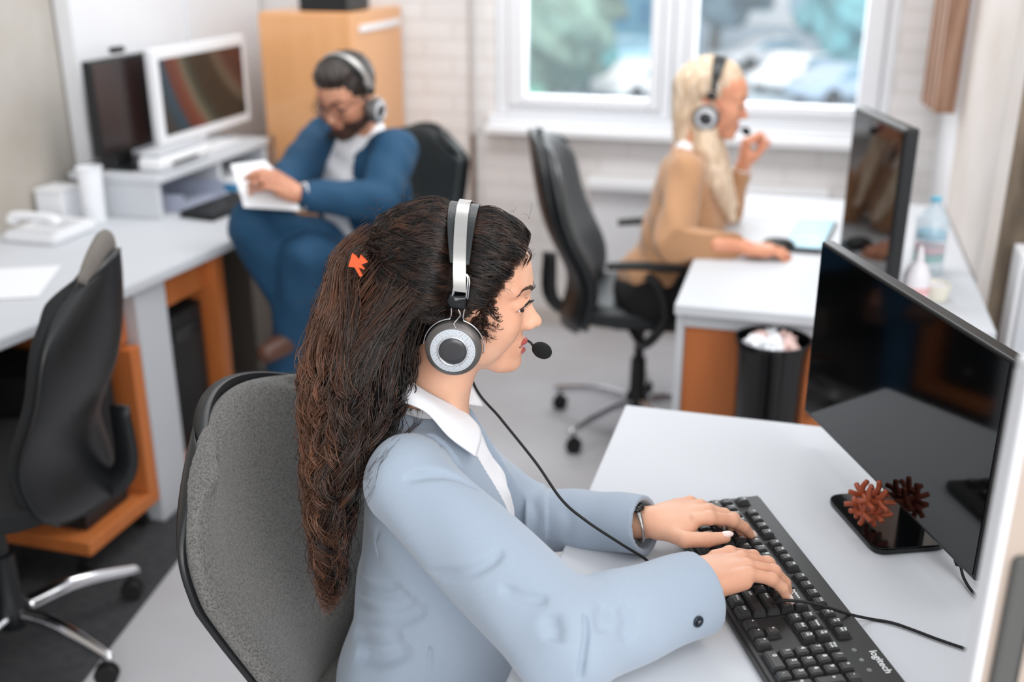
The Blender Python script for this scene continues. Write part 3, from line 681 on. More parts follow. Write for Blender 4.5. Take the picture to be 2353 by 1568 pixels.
def seat_pad(t, m, w=.25, dp=.235, z=.455, cx=.03):
    mb = MB()
    bm = bmesh.new(); bmesh.ops.create_cube(bm, size=1); bmesh.ops.subdivide_edges(bm, edges=bm.edges, cuts=7, use_grid_fill=True)
    for v in bm.verts:
        q = v.co*2; e = (abs(q.x)**5+abs(q.y)**5)**.2; s = max(abs(q.x), abs(q.y)); f = s/e if e > 1e-6 else 1
        x, y = q.x*f*dp, q.y*f*w; edge = max(0, s-.6)/.4
        v.co = Vector((cx+x, y, z+(q.z*.5)*(.075-.035*edge**2)+.012*(1-(q.y)**2)*0-.018*max(0, q.x-.5)))
    bm_to(mb, bm); mb.build('seat', m, t, local=True)
    mb = MB(); box(mb, (cx-.12, -.11, z-.075), (cx+.1, .11, z-.04), .01); mb.build('seat_mechanism', M['black_matt'], t, local=True, smooth=False)
def back_surface(w0, w1, z0, z1, xb, tilt, wrap, lumbar, topround=.5, wmax=.55):
    def fn(S, T):
        z = z0+(z1-z0)*T
        w = (w0+(w1-w0)*np.clip(T/wmax, 0, 1)**.8)
        rt = np.clip((T-(1-topround*.42))/(topround*.42), 0, 1); w = w*np.sqrt(np.clip(1-rt**2.6*.62, 0, 1))
        rb = np.clip((.12-T)/.12, 0, 1); w = w*np.sqrt(np.clip(1-rb**2*.45, 0, 1))
        zz = z-(S**2)*.055*np.clip((T-.5)*2, 0, 1)**2
        x = xb-tilt*(T)+lumbar*np.exp(-((T-.28)/.22)**2)+wrap*(S**2)
        return np.stack([x, S*w, zz], -1)
    return fn
def backrest(t, fn, m, th=.05, shell=None, sh_th=.02, sh_off=.03, grow=1.05, name='backrest'):
    mb = MB(); sheet(mb, fn, lambda S, T: th*np.sqrt(np.clip(1-np.abs(S)**6, 0, 1))*np.sqrt(np.clip(1-(2*np.abs(T-.5))**8, 0, 1))+.004, 44, 52); mb.build(name, m, t, local=True)
    if shell is not None:
        def f2(S, T):
            q = fn(S*grow, np.clip((T-.5)*(1+(grow-1)*.7)+.5, -.02, 1.02)); q[..., 0] -= sh_off; return q
        mb = MB(); sheet(mb, f2, lambda S, T: sh_th*np.sqrt(np.clip(1-np.abs(S)**8, 0, 1))+.004, 44, 52); mb.build('back_shell', shell, t, local=True)
def arm_loop(t, side, m, y=.27, z=.66, pad=None):
    mb = MB(); tube(mb, [(-.03, side*.10, .40), (.02, side*y, .41), (.08, side*(y+.01), .50), (.06, side*(y+.01), .60), (.02, side*(y+.01), z-.02)], .016, 10, res=26, flat=(1, .7)); mb.build('armrest', m, t, local=True)
    mb = MB(); tube(mb, [(-.10, side*y, z), (0, side*(y+.005), z+.008), (.14, side*y, z)], [.022, .026, .022], 12, res=16, flat=(1, .5)); mb.build('arm_pad', pad or M['black_matt'], t, local=True)
def link_bar(t, x0=-.2, z1=.62, m='black_pl'):
    mb = MB(); tube(mb, [(-.02, 0, .40), (-.14, 0, .395), (x0-.035, 0, .45), (x0-.05, 0, z1)], [.022, .022, .02, .016], 10, res=20, flat=(1.6, .5)); mb.build('back_support', M[m], t, local=True)
# near grey chair
NC = UV(np.array([-.125, 1.36, 0]))
ch = thing('office_chair', 'grey heather fabric office chair with black rim, nearest, behind the curly-haired woman', 'chair', tuple(NC), YAW-math.radians(22))
star_base(ch, M['black_pl'], a0=.5); seat_pad(ch, M['fabric_gry'], z=.47)
backrest(ch, back_surface(.17, .262, .46, .965, -.215, .10, .085, .035, .8, .62), M['fabric_gry'], .05, M['black_pl'], .018, .02, 1.04); link_bar(ch, -.22)
# left black chair, facing the left desk
lc = thing('office_chair', 'black office chair with chrome star base pulled up to the left desk', 'chair', (-1.705, 1.735, 0.006), math.pi+.38)
star_base(lc, M['chrome'], a0=.05, r=.29); seat_pad(lc, M['fabric_blk'], z=.47)
backrest(lc, back_surface(.20, .25, .42, .965, -.24, .07, .07, .05, .9, .5), M['fabric_blk'], .05, M['black_pl'], .02, .03, 1.05); link_bar(lc, -.26)
mb = MB(); tube(mb, [(-.305, -.12, .940), (-.318, -.07, .972), (-.322, 0, .985), (-.318, .07, .972), (-.305, .12, .940)], [.014, .022, .026, .022, .014], 12, res=24, flat=(.6, 1.3)); mb.build('headrest', M['fabric_gry2'], lc, local=True, label='grey-brown top bolster')
# blonde woman's leather chair
bc = thing('office_chair', 'black leather swivel chair with chrome base in front of the windows', 'chair', (-.485, 3.36, 0), .12)
star_base(bc, M['chrome'], a0=2.75, r=.30); seat_pad(bc, M['leather_blk'], z=.47, w=.24, dp=.23)
backrest(bc, back_surface(.20, .255, .40, 1.02, -.235, .10, .06, .06, .85, .5), M['leather_blk'], .06, M['black_pl'], .02, .035, 1.03); link_bar(bc, -.26)
arm_loop(bc, 1, M['black_pl']); arm_loop(bc, -1, M['black_pl'])
# man's chair
mc = thing('office_chair', 'black office chair under the man in the blue suit', 'chair', tuple(UV(np.array([-.49, 3.47, 0]))), YAW+math.radians(232))
star_base(mc, M['chrome'], a0=1.6); seat_pad(mc, M['fabric_blk'], z=.46)
backrest(mc, back_surface(.19, .215, .48, .99, -.23, .07, .04, .04, .35, .5), M['leather_blk'], .05, M['black_pl'], .02, .03, 1.04); link_bar(mc, -.26)
# ================================================================= people
def skin_mat(name, c, c2, lips):
    return [mat(name, c, .48, col2=c2, nscale=14, spec=.35, sss=.12, bump=.06, bscale=900),
            mat(name+'_lips', lips, .35, noise=.1, spec=.45),
            mat(name+'_eye_white', (226, 220, 216), .12, noise=.02),
            mat(name+'_iris', (48, 30, 22), .08, noise=.1),
            mat(name+'_nail', (238, 214, 208), .18, noise=.02, coat=.4),
            mat(name+'_brow', (78, 54, 42), .8, noise=.2)]
def head_ops(smile=1.0, male=0.0, ears=True, neck=None):
    """face towards +x, left ear towards +y, origin between the eyes' height and the skull centre"""
    o = []
    u = lambda f, k=.012, m=0: o.append(('u', f, k, m)); s = lambda f, k=.006: o.append(('s', f, k, None))
    u(ell((-.014, 0, .028), (.090, .071, .073)), 0); u(ell((.026, 0, .026), (.062, .060, .056)), .03)
    u(ell((.030, 0, -.030), (.054, .053, .068)), .03)
    j = 1+.10*male
    for y in (-1, 1):
        u(cap((-.004, y*.050*j, -.056), (.058, y*.016*j, -.096), .018*j, .014*j), .022)
        u(ell((.054, y*.037, -.037), (.026, .023, .025)), .016); u(ell((.030, y*.046, -.052), (.034, .017, .034)), .02)
        u(cap((.026, y*.056, -.014), (.064, y*.042, -.022), .011, .011), .024)
        u(cap((.0805, y*.010, .021), (.068, y*.046, .020), .0085, .008), .010)          # brow ridge
    u(ell((.074, 0, -.098), (.0165, .017, .0145)), .018)                            # chin
    u(ell((.070, 0, -.070), (.020, .026, .026)), .014)                              # muzzle
    # eye sockets, balls and lids
    for y in (-1, 1):
        s(ell((.094, y*.030, .001), (.016, .018, .012)), .010)
        u(ell((.0710, y*.0335, -.0005), (.0172, .0195, .0150)), .004)
        s(ell((.0865, y*.0370, -.0025), (.0155, .0165, .0052), rot(y*.60, 0, -y*.12)), .0015)
        o.append(('u', ell((.0725, y*.0335, -.0005), (.0128, .0132, .0128)), .0005, 2))
        o.append(('p', ell((.0835, y*.0365, -.0020), (.0080, .0088, .0080)), 0, 3))
        o.append(('u', groove_tube([(.083, y*.0185, .0035), (.0885, y*.027, .0068), (.0850, y*.039, .0060), (.0735, y*.0500, -.0020)], .0021), .002, 0))
    # nose
    u(cap((.0775, 0, .004), (.0975, 0, -.027), .0062, .0078), .010); u(ell((.080, 0, -.030), (.016, .017, .016)), .010)
    u(ell((.1025, 0, -.0335), (.0092, .0092, .0082)), .007)
    for y in (-1, 1):
        u(ell((.0925, y*.0108, -.0380), (.0085, .0046, .0058)), .008)
        s(ell((.0975, y*.0050, -.0445), (.0042, .0024, .0030)), .002)
    # mouth: parted smile, corners drawn back and up
    cx = .073; cy = .024+.004*smile; cz = -.068+.005*smile
    s(chain([(cx-.004, -cy, cz), (.0865, -.012, -.0705), (.0905, 0, -.0715), (.0865, .012, -.0705), (cx-.004, cy, cz)], [.0012, .0028, .0032, .0028, .0012]), .003)
    u(chain([(cx, -cy+.002, cz+.001), (.0855, -.011, -.0655), (.0915, -.003, -.0640), (.0905, 0, -.0650), (.0915, .003, -.0640), (.0855, .011, -.0655), (cx, cy-.002, cz+.001)], [.0015, .0036, .0042, .0038, .0042, .0036, .0015]), .004, 1)
    u(chain([(cx, -cy+.003, cz-.002), (.084, -.011, -.0765), (.0895, 0, -.0785), (.084, .011, -.0765), (cx, cy-.003, cz-.002)], [.0015, .0042, .0052, .0042, .0015]), .004, 1)
    o.append(('u', ell((.079, 0, -.0712), (.009, .016, .005)), .0005, 2))
    for y in (-1, 1):
        o.append(('d', groove([(.093, y*.015, -.040), (.085, y*.026, -.052), (.074, y*.034, -.066), (.066, y*.034, -.078)], .0018*smile, .004), 0, None))
    u(ell((.004, 0, -.060), (.045, .046, .040)), .02)                                # under-jaw fill
    if ears:
        for y in (-1, 1):
            u(ell((-.014, y*.071, -.012), (.015, .005, .028), rot(y*.30, -.15)), .006)
            s(ell((-.010, y*.078, -.010), (.008, .004, .016), rot(y*.30, -.15)), .003)
    if neck is not None: u(chain(neck[0], neck[1]), .022)
    return o
def groove_tube(p, r):
    p = spline(p, 9); return chain([tuple(q) for q in p], [r]*9)
HEAD0 = sdf(head_ops(0, 0, False))
def snap(p, off=.0005, it=4):
    """lay points on the face surface"""
    p = np.array(p, float)
    for _ in range(it):
        d = HEAD0(p)[0]; G = np.stack([HEAD0(p+np.eye(3)[k]*.0008)[0]-HEAD0(p-np.eye(3)[k]*.0008)[0] for k in range(3)], -1); G /= np.linalg.norm(G, axis=1, keepdims=True)+1e-9
        p = p-G*(d-off)[:, None]
    return p
def brow_curve(mb, y, m=0, R=.0026):
    b = spline([(.0890, y*.011, .0175), (.0890, y*.024, .0225), (.0810, y*.040, .0235), (.071, y*.0495, .0185)], 26)
    p = snap(b, .0003); tube(mb, p, [R*.7, R*.9, R*.75, R*.12], 10, m, flat=(.45, 1.0))
    rg = np.random.default_rng(3)
    for k in range(70):
        t = rg.uniform(0, 1); q = p[int(t*25)]+np.array([0, 0, rg.normal(0, .0013*(1.1-t))]); d = p[min(25, int(t*25)+2)]-p[max(0, int(t*25)-1)]; d /= np.linalg.norm(d)+1e-9; d = d+np.array([.1, 0, .45*(1-t)]); q2 = snap([q, q+d*.003, q+d*.0062], .0009)
        tube(mb, q2, [.0004, .0003, .0001], 4, m)
    return mb
def lashes(mb, y, m=0):
    q = spline([(.0855, y*.0195, .0015), (.0905, y*.028, .0048), (.0875, y*.039, .0038), (.0745, y*.0505, -.0048)], 17)
    q = snap(q, .0006); tube(mb, q, [.0006, .0018, .0021, .0013, .0006], 6, m)
    for k in range(22):
        t = k/21*.8; p = q[int(t*16)]; d = np.array([.85-.45*t, y*(.15+.75*t), .0]); d /= np.linalg.norm(d)
        tube(mb, [p, p+d*.0045+np.array([0, 0, .0000]), p+d*.0080+np.array([0, 0, .0034])], [.0004, .0003, .0001], 4, m, res=5)
    return mb
def hand_ops(side, fingers, thumb, scale=1.0, width=1.0, back=(-1, 0, 0)):
    """palm down, fingers towards +x, back of the hand +z; side=+1 has the thumb towards +y"""
    o = []; w = width
    def L(x, y, z): return (x*scale, side*y*scale, z*scale)
    bk = np.array(back); o.append(('u', cap(tuple(bk*.07), L(.004, 0, 0), .0225*scale, .0215*scale), .01, 0))
    o.append(('u', ell(L(.045, .0, -.002), (.054*scale, .039*scale*w, .0165*scale)), .016, 0))
    o.append(('u', cap(L(.015, .016, -.006), L(.050, .030*w, -.012), .015*scale, .012*scale), .012, 0))   # thenar
    o.append(('u', cap(L(.012, -.020, -.006), L(.070, -.030*w, -.006), .013*scale, .010*scale), .012, 0))
    ys = [.0285, .0095, -.0095, -.0275]; xs = [.086, .090, .086, .078]; LN = [(.040, .024, .019), (.044, .027, .020), (.041, .025, .0195), (.032, .020, .017)]
    rs = [.0090, .0093, .0088, .0078]
    for i in range(4):
        yaw, p1, p2, p3 = fingers[i]; b = np.array([xs[i], ys[i]*w, .001]); pts = [b-np.array([.022, 0, -.002]), b]; q = b.copy(); pp = 0
        for ln, dp in zip(LN[i], (p1, p2, p3)):
            pp += dp; d = np.array([math.cos(pp)*math.cos(yaw), math.cos(pp)*math.sin(yaw), -math.sin(pp)]); q = q+d*ln; pts.append(q.copy())
        r = rs[i]; P_ = [L(*p) for p in pts]; rr = [r*1.02*scale, r*1.06*scale, r*.98*scale, r*.90*scale, r*.70*scale]
        fs = [('u', cap(P_[k], P_[k+1], rr[k], rr[k+1]), .002, 0) for k in range(4)]
        fs.append(('u', ell(P_[1], (r*1.2*scale,)*3), .004, 0)); fs.append(('u', ell(P_[2], (r*1.06*scale,)*3), .004, 0))
        g = sdf(fs); o.append(('u', (lambda G: (lambda Q: G(Q)[0]))(g), .0035, 0))
        # nail on the back of the last bone
        d = np.array(P_[4])-np.array(P_[3]); d /= np.linalg.norm(d); lat = np.cross((0, 0, 1.), d); lat /= np.linalg.norm(lat); up = np.cross(d, lat)
        c = np.array(P_[4])+up*r*.44*scale+d*.0015*scale
        o.append(('u', ell(c, (.0092*scale, .0058*scale, .0040*scale), np.stack([d, lat, up], 1)), .0004, 4))
    t0 = np.array([.018, .020, -.006]); q = t0.copy(); pts = [t0]
    for ln, (yw, pt) in zip((.040, .032, .026), thumb):
        d = np.array([math.cos(pt)*math.cos(yw), math.cos(pt)*math.sin(yw), -math.sin(pt)]); q = q+d*ln; pts.append(q.copy())
    P_ = [L(*p) for p in pts]; rr = [.0135*scale, .0115*scale, .0105*scale, .0080*scale]
    g = sdf([('u', cap(P_[k], P_[k+1], rr[k], rr[k+1]), .003, 0) for k in range(3)]); o.append(('u', (lambda G: (lambda Q: G(Q)[0]))(g), .007, 0))
    d = np.array(P_[3])-np.array(P_[2]); d /= np.linalg.norm(d); lat = np.cross((0, 0, 1.), d); lat /= np.linalg.norm(lat); up = np.cross(d, lat)
    c = np.array(P_[3])+up*.0050*scale+d*.002*scale
    o.append(('u', ell(c, (.0105*scale, .0068*scale, .0042*scale), np.stack([d, lat, up], 1)), .0004, 4))
    return o
def frame_from(fwd, up=(0, 0, 1)):
    """rotation whose x is fwd and z is near up"""
    x = np.array(fwd, float); x /= np.linalg.norm(x); y = np.cross(up, x); y /= np.linalg.norm(y); z = np.cross(x, y); return np.stack([x, y, z], 1)
def xf(R, o): return lambda V: UV(V @ np.asarray(R).T + np.asarray(o))
def ident(V): return UV(V)
# hair strands ---------------------------------------------------------------
def strands(mb, L, rad, tone, m=0, sides=3):
    """L [S,N,3] polylines, rad [S,N], tone [S,N]"""
    S, N, _ = L.shape
    T = np.gradient(L, axis=1); T /= np.linalg.norm(T, axis=2, keepdims=True)+1e-12
    ref = np.array([.3, .2, .93]); A = np.cross(T, ref); A /= np.linalg.norm(A, axis=2, keepdims=True)+1e-9; B = np.cross(T, A)
    an = np.arange(sides)*2*math.pi/sides
    V = L[:, :, None]+rad[:, :, None, None]*(np.cos(an)[:, None]*A[:, :, None]+np.sin(an)[:, None]*B[:, :, None])
    idx = np.arange(S*N*sides).reshape(S, N, sides); a = idx[:, :-1]; b = idx[:, 1:]
    F = np.stack([a, np.roll(a, -1, 2), np.roll(b, -1, 2), b], -1).reshape(-1, 4)
    mb.add(V.reshape(-1, 3), F, m, np.repeat(tone[:, :, None], sides, 2).ravel()); return mb
# ================================================================= the woman in front
SK1 = skin_mat('warm_skin', (226, 176, 148), (216, 160, 132), (176, 84, 80))
W1 = thing('person', 'curly-haired woman in a light blue blazer typing at the foreground desk', 'person', tuple(UV(np.array([-.10, 1.38, 0.0]))))
HO = np.array([-.065, 1.41, 1.142]); HR = rot(math.radians(-3), math.radians(7), math.radians(0))
def h2w(p): return np.asarray(p)@HR.T+HO          # head frame -> survey frame
def w2h(p): return (np.asarray(p)-HO)@HR
nk = w2h([(-.085, 1.41, 1.07), (-.105, 1.40, 1.00), (-.125, 1.395, .93)])
body = MB()
add_sdf(body, head_ops(1.0, 0, False, (nk, [.048, .046, .056])), (-.13, -.10, -.27), (.13, .10, .125), .0017, xf(HR, HO))
# trunk, arms, legs under the clothes
J1 = dict(shN=(-.135, 1.245, .925), shF=(-.155, 1.515, .872), elN=(.064, 1.075, .808), wrN=(.243, 1.180, .803), elF=(.030, 1.483, .735), wrF=(.196, 1.372, .790), hip=(-.14, 1.39, .56))
trunk = [('u', ell((-.125, 1.40, .84), (.085, .125, .14)), .02, 0), ('u', ell((-.13, 1.40, .68), (.08, .11, .12)), .05, 0), ('u', ell((-.14, 1.39, .55), (.10, .145, .10)), .05, 0),
         ('u', cap(J1['shN'], J1['elN'], .038, .032), .03, 0), ('u', cap(J1['elN'], J1['wrN'], .032, .021), .01, 0), ('u', cap(J1['shF'], J1['elF'], .038, .032), .03, 0), ('u', cap(J1['elF'], J1['wrF'], .032, .021), .01, 0),
         ('u', cap((-.12, 1.40, .93), (-.1, 1.40, 1.0), .05, .042), .03, 0),
         ('u', chain([(-.12, 1.31, .56), (.27, 1.30, .555), (.25, 1.30, .10)], [.078, .055, .035]), .02, 0), ('u', chain([(-.12, 1.48, .56), (.29, 1.50, .555), (.27, 1.50, .10)], [.078, .055, .035]), .02, 0)]
add_sdf(body, trunk, (-.32, 1.0, .02), (.40, 1.72, 1.06), .008, ident)
# hands on the keys
RN = frame_from((.93, .36, .06)) @ rot(0, 0, math.radians(-6))
hn = hand_ops(1, [(.10, .42, .60, .35), (.02, .42, .55, .40), (-.10, .40, .52, .42), (-.24, .38, .45, .38)], [(.75, .18), (.42, .28), (.25, .25)], 1.06, back=RN.T@((np.array(J1['elN'])-np.array(J1['wrN']))/.28))
ON = np.array([.224, 1.200, .806])
add_sdf(body, hn, (-.11, -.09, -.10), (.20, .09, .06), .0016, xf(RN, ON))
RF = frame_from((.975, .20, .12)) @ rot(0, 0, math.radians(-4))
hf = hand_ops(-1, [(-.14, .40, .35, .22), (.0, .50, .55, .35), (.08, .52, .58, .35), (.18, .50, .52, .35)], [(1.02, .10), (.22, .12), (.02, .10)], 1.02, back=RF.T@((np.array(J1['elF'])-np.array(J1['wrF']))/.22))
OF = np.array([.197, 1.374, .793])
add_sdf(body, hf, (-.11, -.10, -.10), (.22, .10, .06), .0016, xf(RF, OF))
body.build('body', SK1, W1)
mb = MB()
for y in (-1, 1): brow_curve(mb, y); 
mb.xf(lambda V: UV(h2w(V))).build('eyebrows', SK1[5], W1)
mb = MB()
for y in (-1, 1): lashes(mb, y)
mb.xf(lambda V: UV(h2w(V))).build('eyelashes', M['black_matt'], W1)
# ---- blazer
BZ = weave('pale_blue_blazer_cloth', (146, 159, 175), (160, 173, 188), 2600, .85, .10, .3)
def torso(g, arms=True):
    o = [('u', ell((-.125, 1.40, .85), (.092+g, .135+g, .13)), .02, 0), ('u', ell((-.10, 1.40, .80), (.100+g, .120+g, .10)), .04, 0),
         ('u', ell((-.115, 1.38, .68), (.120+g, .140+g, .13)), .05, 0), ('u', ell((-.100, 1.36, .53), (.168+g, .185+g, .16)), .05, 0),
         ('u', cap((-.140, 1.275, .925), (-.150, 1.50, .900), .042+g, .042+g), .04, 0), ('u', cap((-.145, 1.36, .935), (-.145, 1.44, .935), .040+g, .040+g), .03, 0)]
    return o
def arm(sh, el, wr, g, r=(.060, .070, .060, .053)):
    sh, el, wr = map(np.array, (sh, el, wr))
    return [('u', cap(sh, el, r[0]+g, r[1]+g), .040, 0), ('u', cap(el, wr, r[2]+g+.008, r[3]+g), .012, 0)]
bz = torso(.0)+arm(J1['shN'], J1['elN'], J1['wrN'], 0)+arm(J1['shF'], J1['elF'], J1['wrF'], 0, (.050, .048, .043, .043))
bz0 = list(bz)
def openfront(Q):
    z = Q[:, 2]; w = np.interp(z, [.60, .72, .86, .95, 1.0], [.030, .040, .055, .060, .055])
    c = 1.405
    return np.maximum.reduce([np.abs(Q[:, 1]-c)-w, -(Q[:, 0]+.075), .54-z, Q[:, 0]-.020])
def neckhole(Q):
    return cap((-.118, 1.40, .955), (-.09, 1.40, 1.10), .056, .072)(Q)
# lapels: a raised band beside the opening
def lapel(Q):
    z = Q[:, 2]; w = np.interp(z, [.60, .72, .86, .95, 1.0], [.030, .040, .055, .060, .055]); a = np.abs(Q[:, 1]-1.405)-w
    width = np.interp(z, [.64, .84, .875, .8751, .97], [.004, .066, .072, .050, .045])
    ins = np.clip((width-a)/.0025, 0, 1)*np.clip((z-.64)/.02, 0, 1)*np.clip((Q[:, 0]+.125)/.02, 0, 1)*np.clip((.055-Q[:, 0])/.004, 0, 1)
    return -.0048*ins
bz.append(('d', lapel, 0, None))
# soft folds, given as photo sight-lines met with the cloth once, then kept as fixed room geometry
def tr(L, v0=.95, v1=1.6, ops=None): return [trace(ops or bz0, x, y, v0, v1) for x, y in L]
folds = [([(925, 1103), (990, 1092), (1050, 1100), (1105, 1128)], .0065, .006), ([(985, 1315), (1060, 1320), (1120, 1298), (1158, 1264)], .0060, .006),
         ([(800, 1312), (835, 1340), (880, 1352), (930, 1345)], .0045, .007), ([(808, 1338), (845, 1365), (900, 1374), (945, 1360)], .0045, .007), ([(815, 1372), (860, 1398), (920, 1398), (965, 1370)], .005, .009),
         ([(820, 1410), (880, 1432), (950, 1415), (985, 1390)], .004, .010), ([(815, 1450), (870, 1470), (930, 1462)], .004, .010), ([(820, 1500), (880, 1515), (950, 1490)], .004, .012),
         ([(1150, 1350), (1200, 1372), (1262, 1384)], .0045, .006), ([(1338, 1400), (1345, 1450), (1338, 1510), (1330, 1568)], .0046, .0045), ([(1395, 1390), (1380, 1425), (1385, 1460)], .004, .010),
         ([(1260, 1410), (1275, 1450), (1270, 1480)], .004, .012), ([(1425, 1390), (1440, 1430), (1430, 1480)], .003, .010), ([(875, 1160), (868, 1230), (872, 1290)], .0022, .0030), ([(880, 1400), (995, 1390), (990, 1480), (985, 1560)][1:], .002, .003),
         ([(985, 960), (1005, 1010), (1015, 1055)], .0015, .0025)]
for L_, a_, w_ in folds:
    try: bz.append(('d', groove(tr(L_), a_*2.1, w_*.95), 0, None))
    except Exception as ex: pass
ff = [([(1215, 1140), (1235, 1190), (1225, 1240)], .004, .010), ([(1290, 1160), (1310, 1200), (1300, 1250)], .003, .010)]
for L_, a_, w_ in ff: bz.append(('d', groove(tr(L_, 1.35, 1.8), a_, w_), 0, None))
bz.append(('d', lambda Q: .0022*np.sin(Q[:, 0]*46+Q[:, 2]*31)*np.sin(Q[:, 1]*39-Q[:, 2]*24+1), 0, None))
G_ = sdf([("u", ell((-.125, 1.40, .85), (.084, .127, .123)), .02, 0), ("u", ell((-.10, 1.40, .80), (.092, .112, .093)), .04, 0), ("u", ell((-.115, 1.40, .68), (.10, .117, .2)), .05, 0)])
bz.append(("s", lambda Q: np.maximum(G_(Q)[0], -.085-Q[:, 0]), .001, None))
bz.append(('s', openfront, .002, None)); bz.append(('s', neckhole, .004, None))
for el, wr in (('elN', 'wrN'), ('elF', 'wrF')):
    e = np.array(J1[el]); w_ = np.array(J1[wr]); d = (w_-e)/np.linalg.norm(w_-e)
    bz.append(('s', cap(w_-d*.020, w_+d*.2, .0355 if el == 'elF' else .045, .0355 if el == 'elF' else .045), .002, None))
    bz.append(('s', (lambda w_, d: (lambda Q: np.maximum(-((Q-w_)@d), np.linalg.norm(Q-w_, axis=1)-.09)))(w_, d), .002, None))
bz.append(('s', (lambda Q: Q[:, 2]-.47), .002, None))
bl = MB(); add_sdf(bl, bz, (-.33, .96, .40), (.32, 1.75, 1.06), .0036, ident); bl_o = bl.build('blazer', BZ, W1)
# sleeve buttons
for q in [(1601, 1427)]:
    p = trace(bz0, q[0], q[1], .95, 1.5); g = (np.array(p)-np.array(J1['wrN'])); d = (np.array(J1['wrN'])-np.array(J1['elN'])); d /= np.linalg.norm(d); g = g-(g@d)*d; g /= np.linalg.norm(g)
    Rb = frame_from(d, g); mb = MB(); lathe(mb, [(.0, .0045), (.0040, .0045), (.0055, .0055), (.0072, .0050), (.0076, .0035), (.0072, .001), (0, 0)], (0, 0, 0), 28); mb.xf(lambda V: UV(V@Rb.T+np.array(p)-g*.0005)).build('button', mat('navy_button', (24, 32, 46), .25), bl_o)
    mb = MB()
    for a in (-1, 1): tube(mb, [(a*.0012, -.0022, .0050), (a*.0012, 0, .0058), (a*.0012, .0022, .0050)], .0004, 5)
    mb.xf(lambda V: UV(V@Rb.T+np.array(p)-g*.0005)).build('thread', M['silver'], bl_o)
# ---- shirt and collar
SH = mat('white_shirt_cotton', (236, 236, 240), .8, noise=.03, nscale=40, bump=.1, bscale=600, sheen=.2)
sh = [('u', ell((-.115, 1.40, .83), (.092, .118, .125)), .02, 0), ('u', ell((-.095, 1.40, .78), (.098, .105, .10)), .04, 0), ('u', ell((-.11, 1.40, .66), (.104, .115, .14)), .05, 0), ('u', cap((-.125, 1.37, .93), (-.12, 1.43, .935), .045), .04, 0),
      ('u', cap((-.128, 1.40, .93), (-.118, 1.40, .975), .058, .053), .02, 0),
      ('d', lambda Q: .0025*np.sin(Q[:, 2]*90+Q[:, 1]*60)*np.sin(Q[:, 1]*70+2), 0, None),
      ('s', cap((-.125, 1.40, .965), (-.085, 1.40, 1.08), .047, .066), .003, None), ('s', (lambda Q: Q[:, 2]-.52), .002, None)]
mb = MB(); add_sdf(mb, sh, (-.25, 1.22, .50), (.05, 1.58, 1.03), .004, ident); shirt = mb.build('shirt', SH, W1)
def collar(mb, C, tilt, r_top, r_bot, drop, open_deg, tip, th=.0028, n=60, yaw=0.0):
    """turned-down collar: stand line round the neck, leaf falling outward, pointed in front"""
    for sgn in (-1, 1):
        ph = np.linspace(math.radians(open_deg), math.pi, n); k = np.clip((math.radians(open_deg+62)-ph)/math.radians(62), 0, 1)
        rows = []
        for s in np.linspace(0, 1, 9):
            r = r_top+(r_bot-r_top)*s**.8; x = r[0]*np.cos(ph)+tip[0]*k**2*s; y = sgn*r[1]*np.sin(ph)*(1)+sgn*tip[1]*k**2*s; z = -drop*s+.004*math.sin(s*math.pi)-tip[2]*k**1.6*s + tilt*(-np.cos(ph))*.5
            rows.append(np.stack([x, y, z], -1))
        G = np.stack(rows, 1)
        c, s_ = math.cos(yaw), math.sin(yaw); G = np.stack([G[..., 0]*c-G[..., 1]*s_, G[..., 0]*s_+G[..., 1]*c, G[..., 2]], -1)+np.array(C)
        N = np.cross(np.gradient(G, axis=0), np.gradient(G, axis=1)); N /= np.linalg.norm(N, axis=2, keepdims=True)+1e-12
        A = (G+N*th/2).reshape(-1, 3); B = (G-N*th/2).reshape(-1, 3); a, b = G.shape[:2]
        mb.add(A, grid_faces(a, b)); mb.add(B, grid_faces(a, b, flip=True))
        idx = np.arange(a*b).reshape(a, b); ring = np.concatenate([idx[0, :], idx[1:, -1], idx[-1, -2::-1], idx[-2:0:-1, 0]]); base = mb.n-2*a*b
        mb.F.append(np.stack([ring, ring+a*b, np.roll(ring, -1)+a*b, np.roll(ring, -1)], -1)+base); mb.M.append(np.zeros(len(ring), int))
    return mb
def leaf(rows, mirror=None, th=.0026, n=40):
    """shirt-collar leaf: rows of points from the stand down to the free edge, skinned with a little thickness"""
    R_ = np.array([spline(r, n) for r in rows])
    if mirror is not None: R_[..., 1] = 2*mirror-R_[..., 1]
    G = np.array([spline(R_[:, k], 14) for k in range(n)])
    N = np.cross(np.gradient(G, axis=0), np.gradient(G, axis=1)); N /= np.linalg.norm(N, axis=2, keepdims=True)+1e-12
    a, b = G.shape[:2]; m = MB(); m.add((G+N*th/2).reshape(-1, 3), grid_faces(a, b)); m.add((G-N*th/2).reshape(-1, 3), grid_faces(a, b, flip=True))
    idx = np.arange(a*b).reshape(a, b); ring = np.concatenate([idx[0, :], idx[1:, -1], idx[-1, -2::-1], idx[-2:0:-1, 0]])
    m.F.append(np.stack([ring, ring+a*b, np.roll(ring, -1)+a*b, np.roll(ring, -1)], -1)); m.M.append(np.zeros(len(ring), int)); return m
cT = [P(905, 870, 1.400), P(935, 874, 1.355), P(984, 903, 1.338), P(1025, 924, 1.350), P(1062, 940, 1.392)]
cM = [P(895, 890, 1.400), P(930, 898, 1.330), P(986, 925, 1.308), P(1038, 962, 1.312), P(1104, 990, 1.360)]
cB = [P(890, 905, 1.400), P(928, 925, 1.318), P(982, 950, 1.288), P(1034, 1006, 1.284), P(1094, 1051, 1.312)]
mb = leaf([cT, cM, cB]); mb.merge(leaf([cT, cM, cB], 1.402)); mb.xf(UV).build('collar', SH, shirt)
